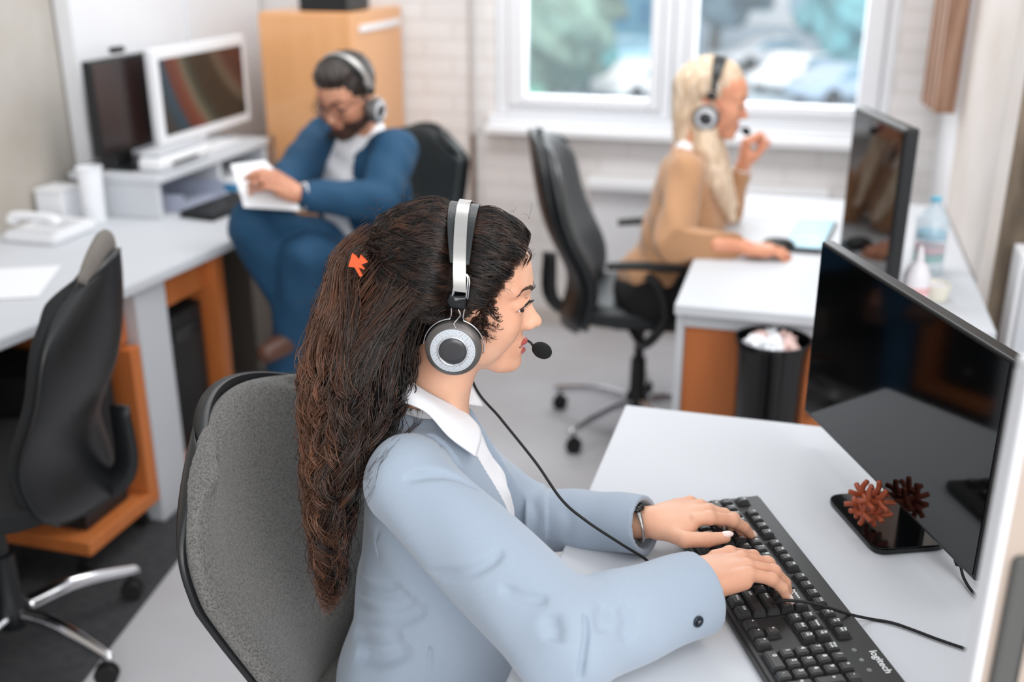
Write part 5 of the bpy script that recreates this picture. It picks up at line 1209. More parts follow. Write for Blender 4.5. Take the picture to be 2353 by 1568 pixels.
sj = [('u', ell(MJ['chest'], (.125, .185, .19), FR), .02, 0), ('u', ell((MJ['hip']+MJ['chest'])/2, (.135, .175, .16), FR), .04, 0), ('u', ell(MJ['hip']+np.array([0, 0, .02]), (.15, .19, .11), FR), .04, 0), ('u', cap(shL, shR, .055), .04, 0), ('u', cap(MJ['neck']-np.array([0, 0, .06])+lm*.05, MJ['neck']-np.array([0, 0, .06])-lm*.05, .05), .03, 0),
      ('d', lambda Q: .006*np.sin(Q[:, 0]*38+Q[:, 2]*26)*np.sin(Q[:, 1]*31-Q[:, 2]*22), 0, None),
      ('s', (lambda G: (lambda Q: G(Q)[0]))(sdf([('u', ell(MJ['chest'], (.112, .172, .19), FR), .02, 0), ('u', ell((MJ['hip']+MJ['chest'])/2, (.125, .165, .2), FR), .04, 0)])), .002, None),
      ('s', vcut, .004, None), ('s', cap(MJ['neck']-np.array([0, 0, .06]), MJ['neck']+np.array([-.03, -.03, .1]), .065, .075), .004, None),
      ('u', chain([shL, elL, wrL+(elL-wrL)*.10], [.072, .062, .046]), .03, 0), ('u', chain([shR, elR, wrR+(elR-wrR)*.10], [.072, .060, .046]), .03, 0),
      ('d', lambda Q: .004*np.sin(Q[:, 0]*48+Q[:, 2]*36)*np.sin(Q[:, 1]*41), 0, None), ('s', lambda Q: Q[:, 2]-.50, .003, None)]
mb = MB(); add_sdf(mb, sj, (-.95, 2.85, .46), (-.08, 3.66, 1.12), .0065, ident); jk = mb.build('jacket', SUIT, W2)
mb = MB(); add_sdf(mb, [('u', ell(MJ['chest'], (.114, .165, .18), FR), .02, 0), ('u', ell((MJ['hip']+MJ['chest'])/2, (.128, .155, .16), FR), .04, 0), ('u', ell(MJ['hip']+np.array([0, 0, -.01])+fm*.03, (.145, .16, .10), FR), .04, 0), ('u', cap(MJ['neck']-np.array([0, 0, .07]), MJ['neck']+fm*.015+np.array([0, 0, .0]), .066, .060), .03, 0),
      ('d', lambda Q: .003*np.sin(Q[:, 2]*70+Q[:, 0]*50), 0, None), ('s', cap(MJ['neck'], MJ['neck']+np.array([-.02, -.02, .1]), .057, .07), .003, None)]+[('s', lambda Q: Q[:, 2]-.50, .003, None)], (-.75, 3.05, .46), (-.2, 3.66, 1.1), .006, ident); shm = mb.build('shirt', SH, W2)
mb = MB(); collar(mb, (MJ['neck'][0], MJ['neck'][1], 1.045), .05, np.array([.060, .060]), np.array([.078, .078]), .028, 24, (.015, -.008, .035), yaw=math.atan2(fm[1], fm[0])); mb.xf(UV).build('collar', SH, shm)
for wr, ha in ((wrL, elL), (wrR, elR)):
    d = (ha-wr)/np.linalg.norm(ha-wr); mb = MB(); tube(mb, [wr-d*.005, wr+d*.045], [.040, .042], 20); mb.xf(UV).build('cuff', SH, shm)
mb = MB(); add_sdf(mb, [('u', ell(MJ['hip'], (.14, .175, .12), FR), .02, 0), ('u', chain([hipR+np.array([0, 0, .02]), kneeR, ankR+(kneeR-ankR)*.12], [.095, .075, .052]), .03, 0), ('u', chain([hipL, kneeL, ankL+(kneeL-ankL)*.05], [.095, .076, .056]), .02, 0), ('d', lambda Q: .006*np.sin(Q[:, 0]*40+Q[:, 2]*30)*np.sin(Q[:, 1]*33), 0, None), ('s', cap(ankR+(ankR-kneeR)*.0, ankR+(kneeR-ankR)*.16, .045), .003, None)], (-1.0, 2.7, .08), (-.15, 3.68, 1.02), .0075, ident); mb.build('trousers', SUIT, W2)
SHO = mat('brown_shoe_leather', (96, 62, 48), .4, noise=.3, nscale=30)
def shoe(a, toe, par, nm='shoe'):
    a = np.array(a); toe = np.array(toe); heel = a+(a-toe)*.12; heel[2] = min(a[2], toe[2]+.03)-.04
    mb = MB(); add_sdf(mb, [('u', chain([tuple(a+np.array([0, 0, -.03])), tuple((a+toe)/2+np.array([0, 0, .004])), tuple(toe)], [.040, .040, .030]), .02, 0), ('u', ell(heel+(toe-a)*.06, (.042, .042, .035)), .03, 0), ('s', ell(a+np.array([0, 0, .03]), (.040, .040, .040)), .006, None)], np.minimum(a, toe)-.11, np.maximum(a, toe)+.11, .005, ident); mb.build(nm, SHO, par)
shoe(ankR+(ankR-kneeR)/np.linalg.norm(ankR-kneeR)*.045, footR, W2)
mb = MB(); add_sdf(mb, [('u', cap(ankR+(ankR-kneeR)*.14, ankR+(kneeR-ankR)*.1, .036, .040), .01, 0)], ankR-.12, ankR+.12, .005, ident); mb.build('bare_ankle', SK2[0], W2)
fl_ = np.array([ankL[0]-.06, ankL[1]-.17, .045]); al_ = np.array([ankL[0], ankL[1], .105]); shoe(al_, fl_, W2)
mb = MB(); add_sdf(mb, [('u', cap(ankL, al_, .054, .050), .01, 0)], (ankL[0]-.1, ankL[1]-.1, .06), (ankL[0]+.1, ankL[1]+.1, ankL[2]+.08), .006, ident); mb.build('trouser_hem', SUIT, W2)
mb = MB()
for y in (-1, 1):
    a = np.linspace(0, 2*math.pi, 28); tube(mb, np.stack([.099-.012*np.abs(np.sin(a/2+0))*0+0*a, y*.033+.024*np.cos(a), .0+.018*np.sin(a)], -1), .0016, 6); tube(mb, [(.097, y*.057, .006), (.05, y*.077, .008), (-.005, y*.080, .002)], .0014, 6)
tube(mb, [(.100, -.010, .004), (.102, 0, .007), (.100, .010, .004)], .0015, 6)
gt = thing('glasses', 'thin dark-rimmed glasses on the bearded man\'s face', 'glasses', tuple(UV(HO2))); mb.xf(lambda V: UV(V@HR2.T+HO2)).build('frame', M['black_pl'], gt)
H2m = lambda p: UV((np.asarray(p)*np.array([1.0, 1.02, 1.02]))@HR2.T+HO2)
headset('headset', 'silver-banded black headset worn by the bearded man', H2m, full=False, side_mic=-1)
pt = thing('paper_sheets', 'white sheets of paper held in the bearded man\'s hands', 'paper', tuple(UV(P(600, 440, 2.98))))
for k in range(2):
    c_ = [P(530, 378+5*k, 3.06-.01*k), P(608, 368+5*k, 3.08-.01*k), P(690, 478+6*k, 2.96-.01*k), P(560, 470+6*k, 2.92-.01*k)]
    n = 12; G = np.array([[c_[0]*(1-a)*(1-b)+c_[1]*a*(1-b)+c_[2]*a*b+c_[3]*(1-a)*b+np.array([0, 0, .014*math.sin(math.pi*b)]) for b in np.linspace(0, 1, n)] for a in np.linspace(0, 1, n)])
    mb = MB(); A = G.reshape(-1, 3); mb.add(UV(A), grid_faces(n, n)); mb.add(UV(A+np.array([0, 0, -.0006])), grid_faces(n, n, flip=True)); mb.build('sheet', M['paper'], pt)
# ================================================================= the blonde woman
SK3 = skin_mat('peach_skin', (222, 158, 126), (208, 142, 112), (188, 96, 88))
W3 = thing('person', 'blonde woman in a camel sweater and headset at the desk by the window', 'person', tuple(UV(np.array([.50, 3.2, 0]))))
fb = np.array([.985, -.17, 0]); fb /= np.linalg.norm(fb); lb = np.array([-fb[1], fb[0], 0]); FB = frame_from(fb)
HO3 = P(1643, 222, 3.24); HR3 = frame_from(rot(-.12)@fb)@rot(0, math.radians(12), 0)
hipB = np.array([.475, 3.26, .56]); chB = np.array([.535, 3.235, .84]); nkB = np.array([.56, 3.235, 1.0])
sB = chB+np.array([0, 0, .115]); shRb = sB-lb*.160; shLb = sB+lb*.160
elRb = P(1545, 560, 2.96); wrRb = P(1692, 566, 2.93); haRb = P(1775, 574, 2.93)
elLb = P(1672, 490, 3.36); wrLb = P(1703, 395, 3.36); haLb = P(1712, 345, 3.36)
body = MB(); face_person(body, HR3, HO3, 0, [tuple(nkB), tuple((nkB+HO3)/2+np.array([-.02, 0, -.01])), tuple(HO3+np.array([-.02, 0, -.05]))], [.048, .046, .046])
tk = [('u', ell(chB, (.09, .12, .15), FB), .02, 0), ('u', ell(hipB, (.10, .14, .11), FB), .05, 0), ('u', chain([shRb, elRb, wrRb], [.038, .033, .022]), .02, 0), ('u', chain([shLb, elLb, wrLb], [.038, .033, .022]), .02, 0), ('u', cap(chB, nkB, .05, .045), .03, 0),
      ('u', chain([hipB-lb*.08, hipB-lb*.09+fb*.40, hipB-lb*.09+fb*.38+np.array([0, 0, -.44])], [.075, .055, .034]), .03, 0), ('u', chain([hipB+lb*.08, hipB+lb*.09+fb*.40, hipB+lb*.09+fb*.38+np.array([0, 0, -.44])], [.075, .055, .034]), .03, 0)]
add_sdf(body, tk, (.30, 2.95, .05), (1.0, 3.6, 1.1), .010, ident)
Rr = frame_from(haRb-wrRb); add_sdf(body, hand_ops(1, [(.08, .25, .45, .4), (0, .3, .45, .4), (-.06, .3, .5, .4), (-.14, .3, .5, .4)], [(.5, .2), (.2, .3), (0, .2)], 1.0), (-.11, -.11, -.12), (.22, .11, .08), .0035, xf(Rr, wrRb+(haRb-wrRb)*.15))
Rl = frame_from(haLb-wrLb, (-1, 0, .2)); add_sdf(body, hand_ops(-1, [(-.05, .9, 1.0, .6), (0, 1.0, 1.1, .6), (.05, 1.1, 1.1, .6), (.1, 1.1, 1.1, .6)], [(.4, .6), (.1, .5), (0, .4)], 1.0), (-.11, -.11, -.14), (.22, .11, .08), .0035, xf(Rl, wrLb+(haLb-wrLb)*.15))
body.build('body', SK3, W3)
brows(HR3, HO3, mat('fair_brow', (150, 108, 74), .8), W3, .003)
BH = mat('blonde_hair', (228, 206, 182), .45, col2=(204, 176, 146), nscale=30, stretch=(3, 3, .35), bump=.5, bscale=160)
mb = MB(); dn = HR3.T@np.array([0, 0, -1.]); bk_ = HR3.T@(-fb)
fc = (HR3.T@np.array([0, 0, -1.]))
def hd_(p): return (np.asarray(p)-HO3)@HR3
backp = [hd_(HO3-fb*.075+np.array([0, 0, .03])), hd_(HO3-fb*.072+np.array([0, 0, -.06])), hd_(HO3-fb*.070+np.array([0, 0, -.13])), hd_(HO3-fb*.050+np.array([0, 0, -.19]))]
strR = [hd_(HO3-fb*.02-lb*.062+np.array([0, 0, -.05])), hd_(HO3-fb*.015-lb*.075+np.array([0, 0, -.14])), hd_(HO3+fb*.02-lb*.085+np.array([0, 0, -.24])), hd_(HO3+fb*.075-lb*.05+np.array([0, 0, -.36]))]
strL = [hd_(HO3-fb*.01+lb*.066+np.array([0, 0, -.05])), hd_(HO3+fb*.01+lb*.075+np.array([0, 0, -.14])), hd_(HO3+fb*.045+lb*.065+np.array([0, 0, -.24])), hd_(HO3+fb*.085+lb*.05+np.array([0, 0, -.34]))]
hair_cap(mb, HR3, HO3, .003, [ell((.085, 0, -.045), (.072, .12, .100))], [('u', chain([tuple(q) for q in backp], [.050, .052, .046, .030]), .03, 0), ('u', chain([tuple(q) for q in strR], [.036, .042, .036, .014]), .02, 0), ('u', chain([tuple(q) for q in strL], [.026, .026, .022, .010]), .02, 0)], lo=(-.30, -.14, -.42), hi=(.16, .14, .15))
ho = mb.build('hair', BH, W3)
CAM = mat('camel_sweater', (186, 140, 102), .9, noise=.12, nscale=60, bump=.3, bscale=450, sheen=.3)
sw = [('u', ell(chB, (.100, .135, .16), FB), .02, 0), ('u', ell(chB+fb*.045-np.array([0, 0, .05]), (.085, .115, .08), FB), .03, 0), ('u', ell((hipB+chB)/2, (.105, .128, .16), FB), .04, 0), ('u', ell(hipB+np.array([0, 0, .04]), (.135, .165, .09), FB), .04, 0), ('u', cap(shRb, shLb, .046), .04, 0), ('u', cap(nkB-np.array([0, 0, .06])-lb*.04, nkB-np.array([0, 0, .06])+lb*.04, .045), .03, 0),
      ('u', chain([shRb, elRb, wrRb+(elRb-wrRb)*.05], [.056, .054, .036]), .025, 0), ('u', chain([shLb, elLb, wrLb+(elLb-wrLb)*.08], [.056, .050, .034]), .025, 0), ('d', lambda Q: .005*np.sin(Q[:, 0]*44+Q[:, 2]*30)*np.sin(Q[:, 1]*37-Q[:, 2]*26), 0, None),
      ('s', cap(nkB-np.array([0, 0, .035]), nkB+np.array([0, 0, .1]), .056, .07), .004, None), ('s', lambda Q: Q[:, 2]-.535, .003, None)]
mb = MB(); add_sdf(mb, sw, (.28, 2.92, .50), (.98, 3.6, 1.06), .0065, ident); mb.build('sweater', CAM, W3)
mb = MB(); collar(mb, (nkB[0]+.005, nkB[1], 1.012), .035, np.array([.051, .051]), np.array([.070, .070]), .028, 24, (.012, -.006, .03), yaw=math.atan2(fb[1], fb[0])); mb.xf(UV).build('collar', SH, W3)
mb = MB(); add_sdf(mb, [('u', ell(hipB-np.array([0, 0, .02]), (.15, .175, .10), FB), .02, 0), ('u', chain([hipB-lb*.08, hipB-lb*.09+fb*.40, hipB-lb*.09+fb*.38+np.array([0, 0, -.42])], [.095, .078, .062]), .03, 0), ('u', chain([hipB+lb*.08, hipB+lb*.09+fb*.40, hipB+lb*.09+fb*.38+np.array([0, 0, -.42])], [.095, .078, .062]), .03, 0)], (.22, 2.9, .06), (1.05, 3.6, .74), .009, ident); mb.build('trousers', mat('black_trousers', (20, 20, 22), .9, noise=.2), W3)
for s_ in (-1, 1):
    a_ = hipB+lb*.09*s_+fb*.38+np.array([0, 0, -.45]); mb = MB(); add_sdf(mb, [('u', chain([tuple(a_), tuple(a_+fb*.10+np.array([0, 0, -.04])), tuple(a_+fb*.17+np.array([0, 0, -.055]))], [.045, .038, .028]), .02, 0), ('s', lambda Q: Q[:, 2]-.006, .001, None)], a_-.12, a_+.26, .007, ident); mb.build('shoe', M['black_pl'], W3)
H2b = lambda p: UV((np.asarray(p)*np.array([1.0, 1.0, 1.02]))@HR3.T+HO3)
headset('headset', 'black headset with silver ear discs worn by the blonde woman', H2b, full=False, side_mic=1, silver=False)
t = thing('bracelet', 'pale bracelet at the raised wrist of the blonde woman', 'bracelet', tuple(UV(wrLb)))
d = (haLb-wrLb)/np.linalg.norm(haLb-wrLb); Rq = frame_from(d, (-1, 0, .1)); a = np.linspace(0, 2*math.pi, 30); mb = MB(); tube(mb, wrLb+d*.004+np.outer(np.cos(a), Rq[:, 1])*.030+np.outer(np.sin(a), Rq[:, 2])*.030, .005, 8); mb.xf(UV).build('band', mat('pale_bracelet', (216, 196, 190), .5), t)
# ================================================================= keyboard
RZ = math.atan2(-.905, .425); KBL, KBW = .45, .155
kb = thing('keyboard', 'black full-size keyboard with white legends on the foreground desk', 'keyboard', (.0045, 1.3225, .741), RZ); kb.scale = (1.05, 1.05, 1)
def kz(y): return .0115+.040*(y+KBW/2)
KBm = mat('black_keyboard_shell', (38, 38, 39), .42, noise=.15, nscale=300, bump=.05, bscale=2500)
KEYm = mat('black_keycap', (52, 52, 53), .32, noise=.1, nscale=60); LEG = mat('white_key_legend', (226, 228, 228), .6)
mb = MB(); bm = bmesh.new(); bmesh.ops.create_cube(bm, size=1)
for v in bm.verts: v.co = Vector((v.co.x*KBL, v.co.y*KBW, (kz(v.co.y*KBW) if v.co.z > 0 else 0)))
bmesh.ops.bevel(bm, geom=[e for e in bm.edges], offset=.0035, segments=3, affect='EDGES'); bm_to(mb, bm); mb.build('shell', KBm, kb, local=True, angle=40)
U = .01905; X0 = -KBL/2+.0107; rows = []
yb = KBW/2-.0345                       # function row centre
yr = [yb-.0255-U*i for i in range(5)]
def K(x, y, w, legend, h=1.0, kind=0): rows.append((x, y, w, h, legend))
x = X0
K(x+.5*U, yb, 1, 'Esc')
for i in range(12): K(x+(2.5+i+.5*(i//4))*U, yb, 1, 'F%d' % (i+1))
NX = X0+15*U+.0065; PX = NX+3*U+.0065
for i, l in enumerate(('Prt\nScr', 'Scr\nLk', 'Pse\nBrk')): K(NX+(i+.5)*U, yb, 1, l)
def run(y, items, x=X0):
    for l, w in items:
        K(x+w*U/2, y, w, l); x += w*U
run(yr[0], [(c, 1) for c in '`1234567890-=']+[('Backspace', 2)])
run(yr[1], [('Tab', 1.5)]+[(c, 1) for c in 'QWERTYUIOP[]']+[('\\', 1.5)])
run(yr[2], [('Caps', 1.75)]+[(c, 1) for c in "ASDFGHJKL;'"]+[('Enter', 2.25)])
run(yr[3], [('Shift', 2.25)]+[(c, 1) for c in 'ZXCVBNM,./']+[('Shift', 2.75)])
run(yr[4], [('Ctrl', 1.25), ('', 1.25), ('Alt', 1.25), ('', 6.25), ('Alt', 1.25), ('', 1.25), ('Menu', 1.25), ('Ctrl', 1.25)])
for r, ls in ((0, ('Ins', 'Home', 'Pg\nUp')), (1, ('Del', 'End', 'Pg\nDn'))):
    for i, l in enumerate(ls): K(NX+(i+.5)*U, yr[r], 1, l)
K(NX+1.5*U, yr[3], 1, '^'); K(NX+.5*U, yr[4], 1, '<'); K(NX+1.5*U, yr[4], 1, 'v'); K(NX+2.5*U, yr[4], 1, '>')
for r, ls in ((0, ('Num\nLock', '/', '*', '-')), (1, '789'), (2, '456'), (3, '123')):
    for i, l in enumerate(ls): K(PX+(i+.5)*U, yr[r], 1, l)
K(PX+3.5*U, (yr[1]+yr[2])/2, 1, '+', 2); K(PX+3.5*U, (yr[3]+yr[4])/2, 1, 'Enter', 2); K(PX+U, yr[4], 2, '0'); K(PX+2.5*U, yr[4], 1, '.')
# dark wells round the key blocks
wells = [(X0, X0+U, yb-U/2, yb+U/2)]+[(X0+(2+4.5*g)*U, X0+(6+4.5*g)*U, yb-U/2, yb+U/2) for g in range(3)]+[(NX, NX+3*U, yb-U/2, yb+U/2), (X0, X0+15*U, yr[4]-U/2, yr[0]+U/2), (NX, NX+3*U, yr[1]-U/2, yr[0]+U/2), (NX+U, NX+2*U, yr[3]-U/2, yr[3]+U/2), (NX, NX+3*U, yr[4]-U/2, yr[4]+U/2), (PX, PX+4*U, yr[4]-U/2, yr[0]+U/2)]
mb = MB()
for a, b, c, d in wells:
    a -= .0012; b += .0012; c -= .0012; d += .0012
    mb.add([(a, c, kz(c)+.0003), (b, c, kz(c)+.0003), (b, d, kz(d)+.0003), (a, d, kz(d)+.0003)], [[0, 1, 2, 3]])
mb.build('key_wells', M['black_matt'], kb, local=True, smooth=False)
def keymesh(x, y, w, h, legend, mb=None, big=False):
    mb = mb or MB(); W2 = w*U/2-.0007; D2 = h*U/2-.0007; z0 = kz(y)+.0005; z1 = kz(y)+.0088
    tw = W2-.0024; td = D2-.0022; ty = .0006
    bm = bmesh.new(); bmesh.ops.create_cube(bm, size=1)
    for v in bm.verts:
        top = v.co.z > 0; sx_ = 1 if v.co.x > 0 else -1; sy_ = 1 if v.co.y > 0 else -1
        yy = y+sy_*(td if top else D2)+(ty if top else 0)
        v.co = Vector((x+sx_*(tw if top else W2), yy, z1+.04*(yy-y) if top else z0))
    bmesh.ops.bevel(bm, geom=[e for e in bm.edges if (e.verts[0].co.z+e.verts[1].co.z)/2 > z0+.001], offset=.0014, segments=2, affect='EDGES')
    bm_to(mb, bm, 0)
    if legend:
        sym = {'<': '◄', '>': '►', '^': '▲', 'v': '▼'}
        if legend in sym:
            c = {'<': (-1, 0), '>': (1, 0), '^': (0, 1), 'v': (0, -1)}[legend]; r = .0016; p = np.array([x-.002, y+.003]); pr = np.array([-c[1], c[0]])
            q = [p+np.array(c)*r, p+pr*r-np.array(c)*r*.6, p-pr*r-np.array(c)*r*.6]
            if True: mb.add([(a[0], a[1], z1+.00025+.04*(a[1]-y)) for a in q], [[0, 1, 2]] if np.cross(q[1]-q[0], q[2]-q[0]) > 0 else [[0, 2, 1]], 1)
        else:
            sz = .0078 if len(legend) == 1 else (.0044 if '\n' in legend else .0048)
            V, F = text_mesh(legend, sz, .0001, .00012)
            if len(V):
                V = V.copy(); dx = -tw*.35 if len(legend) == 1 else (-.0 if w < 1.2 else -tw+.0072); V[:, 0] += x+dx; V[:, 1] += y+td*.30+ty; V[:, 2] += z1+.00015+.04*(V[:, 1]-y); mb.add(V, F, 1)
    return mb
hidden = set(); cnt = 0; stuff = MB()
for (x, y, w, h, l) in rows:
    under = (-.11 < x < -.02 and yr[4]-.01 < y < yr[2]+.01)
    if under and cnt < 12: keymesh(x, y, w, h, '', stuff); cnt += 1
    else: keymesh(x, y, w, h, l).build('key', [KEYm, LEG], kb, local=True, angle=35)
o = stuff.build('keys', [KEYm, LEG], kb, local=True, angle=35); o['kind'] = 'stuff'
mb = MB(); V, F = text_mesh('logitech', .0135, .0002, .00018); V = V+np.array([KBL/2-.042, KBW/2-.0125, 0]); V[:, 2] += kz(KBW/2-.012)+.0004; mb.add(V, F); mb.build('logo', LEG, kb, local=True, smooth=False, label='white lettering of the maker')
for i, l in enumerate('1AS'):
    mb = MB(); xx = PX+(.75+i*1.0)*U; yy = yb+.002; a = np.linspace(0, 2*math.pi, 24); tube(mb, [(xx+.0024*math.cos(q), yy+.0024*math.sin(q), kz(yy)+.0003) for q in a], .00022, 4)
    V, F = text_mesh(l, .0034, .0001); V = V+np.array([xx, yy, kz(yy)+.0005]); mb.add(V, F); mb.build('indicator', LEG, kb, local=True)
kc = [P(1785, 1384, 1.262), P(1812, 1382, 1.262), P(1852, 1384, 1.258), P(1900, 1394, 1.25)]
z_ = [.772, .776, .776, .776]
pts_ = []
for (x_, y_, z) in [(1775, 1388, .770), (1800, 1381, .779), (1850, 1384, .779), (1900, 1396, .777), (1950, 1412, .760), (2000, 1423, .7435), (2050, 1432, .7435), (2100, 1449, .7435), (2150, 1468, .7435), (2205, 1487, .7435), (2280, 1512, .7435)]:
    a_ = (x_-1176.5)/FPX; b_ = (784-y_)/FPX; r_ = np.array([a_, cP+b_*sP, -sP+b_*cP]); r_ = r_*((z-CAMH)/r_[2]); pts_.append(UV(np.array([r_[0], r_[1], CAMH+r_[2]])))
cable(pts_, .0021, 'thin black cord lying over the keyboard and across the white desk', 'cord', M['black_matt'], 90)
# ================================================================= outside the windows
asph = mat('pale_asphalt', (176, 190, 200), .9, col2=(150, 170, 184), nscale=.12)
GZ = -3.6
mb = MB(); box(mb, (-90, 6.5, GZ-.1), (90, 260, GZ)); struct('ground', mb, asph)
def leafball(name, x, y, z, r, colr, label, group, squash=1.0, trunk=True):
    t = thing(name, label, 'tree' if trunk else 'bush', (x, y, GZ), group=group)
    mb = MB(); bm = bmesh.new(); bmesh.ops.create_icosphere(bm, subdivisions=4, radius=1)
    s = x*3.1+y
    for v in bm.verts:
        n = v.co; w = 1+.18*math.sin(n.x*5+s)*math.cos(n.y*6+s)+.12*math.sin(n.z*9+n.x*7+s)+.07*math.sin(n.y*21+n.z*17)
        v.co = Vector((x+n.x*r*w, y+n.y*r*w, z+n.z*r*w*squash))
    bm_to(mb, bm); mb.build('foliage', mat('leaves', colr, .8, col2=tuple(int(c*.72) for c in colr), nscale=1.2, detail=6), t)
    if trunk:
        mb = MB(); tube(mb, [(x, y, GZ), (x+.1, y, z-r*.5), (x, y, z)], [.25, .18, .08], 10, res=10); mb.build('trunk', mat('bark', (90, 80, 70), .9, noise=.3), t)
def outpos(px_, py_, z):
    a_ = (px_-1176.5)/FPX; b_ = (784-py_)/FPX; r_ = np.array([a_, cP+b_*sP, -sP+b_*cP]); r_ = r_*((z-CAMH)/r_[2]); q = UV(r_); return float(q[0]), float(q[1])
for (name, px_, py_, r, colr, lab, grp, sq, tr_) in [
    ('tree', 1262, 232, 1.9, (128, 160, 148), 'round green tree outside the left window, lower left', 'trees outside', .9, True),
    ('tree', 1285, 130, 2.6, (150, 178, 162), 'paler green tree outside the left window, behind the first', 'trees outside', .9, True),
    ('bush', 1362, 192, 1.0, (96, 168, 172), 'teal bush outside beside the parked white car', 'bushes outside', .8, False),
    ('bush', 1205, 290, .8, (86, 148, 128), 'dark green bush outside at the bottom left corner of the left window', 'bushes outside', .8, False),
    ('tree', 1640, 95, 2.8, (110, 140, 156), 'grey green tree outside the right window, top left', 'trees outside', 1.1, True),
    ('tree', 1960, 170, 1.9, (120, 186, 196), 'blue green tree outside at the right end of the right window', 'trees outside', 1.0, True)]:
    x, y = outpos(px_, py_+20, GZ); leafball(name, x, y, GZ+r*(1.15 if not tr_ else 1.6)*sq*.9, r, colr, lab, grp, sq, tr_)
def house(px0, px1, py_, h, colr, label, rows, cols, wincol=(140, 176, 196)):
    x0, y = outpos(px0, py_, GZ); x1, y1 = outpos(px1, py_, GZ); y = (y+y1)/2
    t = thing('building', label, 'building', ((x0+x1)/2, y, GZ))
    mb = MB(); box(mb, (x0, y, GZ), (x1, y+8, GZ+h)); mb.build('wall', mat('render_wall', colr, .8, noise=.1, nscale=.3), t, smooth=False)
    mb = MB(); box(mb, (x0-.4, y-.4, GZ+h), (x1+.4, y+8.4, GZ+h+.5)); mb.build('roof', mat('roof_edge', (190, 198, 202), .7), t, smooth=False)
    wm = mat('outside_window', wincol, .2)
    for r in range(rows):
        for c in range(cols):
            a = x0+(x1-x0)*(c+.25)/cols; b = x0+(x1-x0)*(c+.75)/cols; z = GZ+.8+(h-.8)*r/rows; z2 = z+(h-.8)/rows*.6
            mb = MB(); box(mb, (a, y-.06, z), (b, y-.01, z2)); mb.build('window', wm, t, smooth=False)
house(1345, 1560, 92, 2.8, (92, 168, 196), 'blue building outside the left window', 1, 4, (52, 132, 176))
house(1150, 1345, 20, 5, (232, 230, 226), 'cream building far outside at the top of the left window', 2, 4)
house(1365, 1560, -10, 5, (236, 234, 230), 'pale building far outside beyond the blue one', 2, 4)
house(1700, 2050, 60, 4.2, (240, 242, 244), 'white building outside behind the cars of the right window', 2, 4, (170, 200, 216))
def car(px_, py_, colr, label, rz=0.0):
    x, y = outpos(px_, py_, GZ)
    t = thing('car', label, 'car', (x, y, GZ), rz)
    body = mat('car_paint', colr, .25, coat=.6); Y = .8
    mb = MB()
    pr = [(-2.05, .35), (-2.0, .75), (-1.3, .85), (-.75, 1.3), (.55, 1.35), (1.15, .9), (1.95, .75), (2.05, .35)]
    bm = bmesh.new(); vs = [bm.verts.new((a, -Y, b)) for a, b in pr]; f = bm.faces.new(vs); r = bmesh.ops.extrude_face_region(bm, geom=[f])
    for e in r['geom']:
        if isinstance(e, bmesh.types.BMVert): e.co.y = Y
    bmesh.ops.recalc_face_normals(bm, faces=bm.faces); bmesh.ops.bevel(bm, geom=list(bm.edges), offset=.08, segments=3, affect='EDGES'); bm_to(mb, bm)
    mb.build('body', body, t, local=True, angle=40)
    for s in (-1, 1):
        mb = MB(); q = [(-1.15, .9), (-.7, 1.25), (.5, 1.29), (1.0, .93)]
        mb.add([(a, s*(Y+.006), b) for a, b in q], [[0, 1, 2, 3]])
        mb.build('side_window', mat('car_glass', (120, 160, 180), .05), t, local=True, smooth=False)
    for a in (-1.3, 1.3):
        for s in (-1, 1):
            mb = MB(); lathe(mb, [(.0, -.1), (.3, -.1), (.33, -.06), (.33, .06), (.3, .1), (0, .1)], (a, s*(Y-.03), .33), 24, ax='Y'); mb.build('wheel', M['black_matt'], t, local=True, angle=40)
car(1490, 228, (248, 250, 252), 'white car parked outside, low right in the left window', .9)
car(1945, 238, (170, 192, 214), 'grey blue car parked outside at the right of the right window', .7)
car(1835, 208, (246, 248, 250), 'white car parked outside in the middle of the right window', 1.0)
car(1775, 160, (214, 216, 222), 'pale grey car parked outside in the middle distance of the right window', .4)
car(1440, 158, (168, 214, 232), 'pale blue car parked outside between the bush and the blue building', .5)
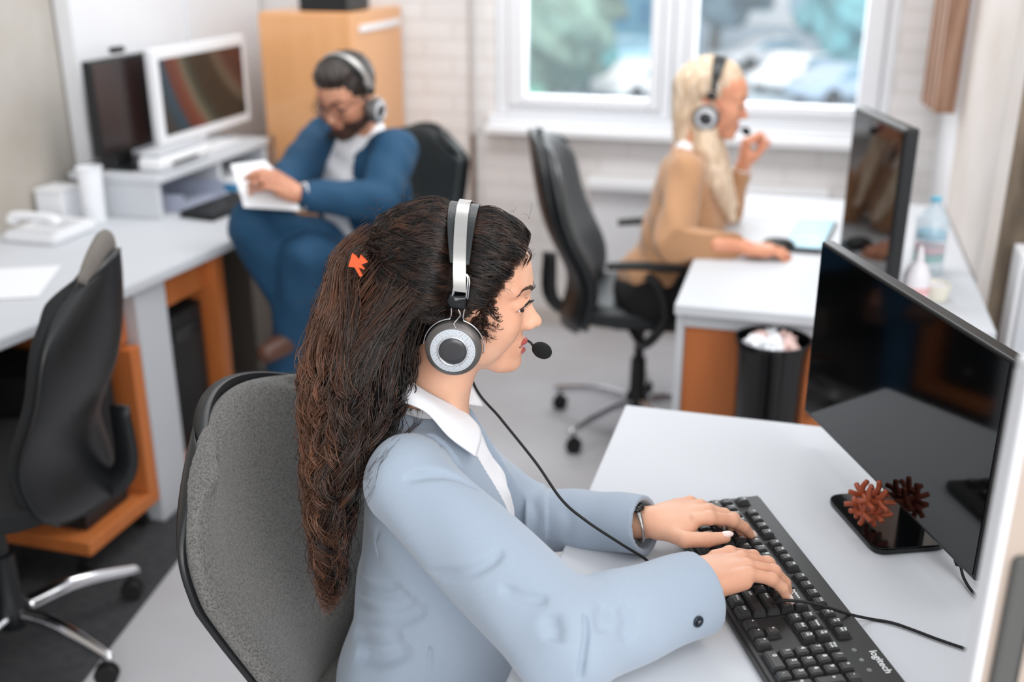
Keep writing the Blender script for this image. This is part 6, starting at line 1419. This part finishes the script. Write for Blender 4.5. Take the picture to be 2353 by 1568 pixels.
# ================================================================= camera, light
cam = bpy.data.cameras.new('camera'); co = bpy.data.objects.new('camera', cam); COL.objects.link(co); SC.camera = co
co.location = (0, 0, CAMH); co.rotation_euler = (math.pi/2-PITCH, 0, YAW)
cam.sensor_width = 36; cam.lens = 36*FPX/2353; cam.clip_start = .05; cam.clip_end = 600
cam.dof.use_dof = True; cam.dof.focus_distance = 1.47; cam.dof.aperture_fstop = 2.0
w = bpy.data.worlds.new('world'); SC.world = w; w.use_nodes = True
nt = w.node_tree; bg = nt.nodes['Background']
tc = nt.nodes.new('ShaderNodeTexCoord'); sx = nt.nodes.new('ShaderNodeSeparateXYZ'); nt.links.new(tc.outputs['Generated'], sx.inputs[0])
mr = nt.nodes.new('ShaderNodeMapRange'); mr.inputs['From Min'].default_value = -.1; mr.inputs['From Max'].default_value = .6
nt.links.new(sx.outputs['Z'], mr.inputs['Value'])
mx = nt.nodes.new('ShaderNodeMix'); mx.data_type = 'RGBA'; mx.inputs[6].default_value = (.78, .80, .84, 1); mx.inputs[7].default_value = (.93, .96, 1.0, 1)
nt.links.new(mr.outputs['Result'], mx.inputs[0]); nt.links.new(mx.outputs[2], bg.inputs['Color']); bg.inputs['Strength'].default_value = 1.03
def area(name, loc, tgt, sx_, sy_, power, col=(1, 1, 1)):
    l = bpy.data.lights.new(name, 'AREA'); l.shape = 'RECTANGLE'; l.size = sx_; l.size_y = sy_; l.energy = power; l.color = col
    o = bpy.data.objects.new(name, l); COL.objects.link(o); o.location = loc
    o.rotation_euler = (Vector(tgt)-Vector(loc)).to_track_quat('-Z', 'Y').to_euler(); return o
area('ceiling_light', (-.7, 2.9, 2.72), (-.7, 3.6, .8), 1.6, .8, 30, (1, .99, .97))
area('ceiling_light', (.9, .8, 2.6), (-.1, 1.3, .9), 1.4, .8, 8, (1, .98, .95))
area('fill_light', (1.5, -1.5, 2.3), (-.8, 2.6, .9), 3.2, 1.6, 92, (1, .985, .96))  # added fill lamp, brightens faces and walls from behind the camera
area('outside_fill_light', (0, 13, 16), (0, 62, -4), 46, 10, 16000, (1, .99, .96))  # added lamp that brightens the view outside, turned away from the room
area('window_light', (-.5, 4.72, 1.6), (-.5, 2.5, .7), 1.5, 1.1, 30, (.93, .97, 1))
SC.view_settings.view_transform = 'Standard'; SC.view_settings.look = 'None'; SC.view_settings.exposure = 0.0; SC.view_settings.gamma = 1.0
SC.view_settings.use_curve_mapping = False
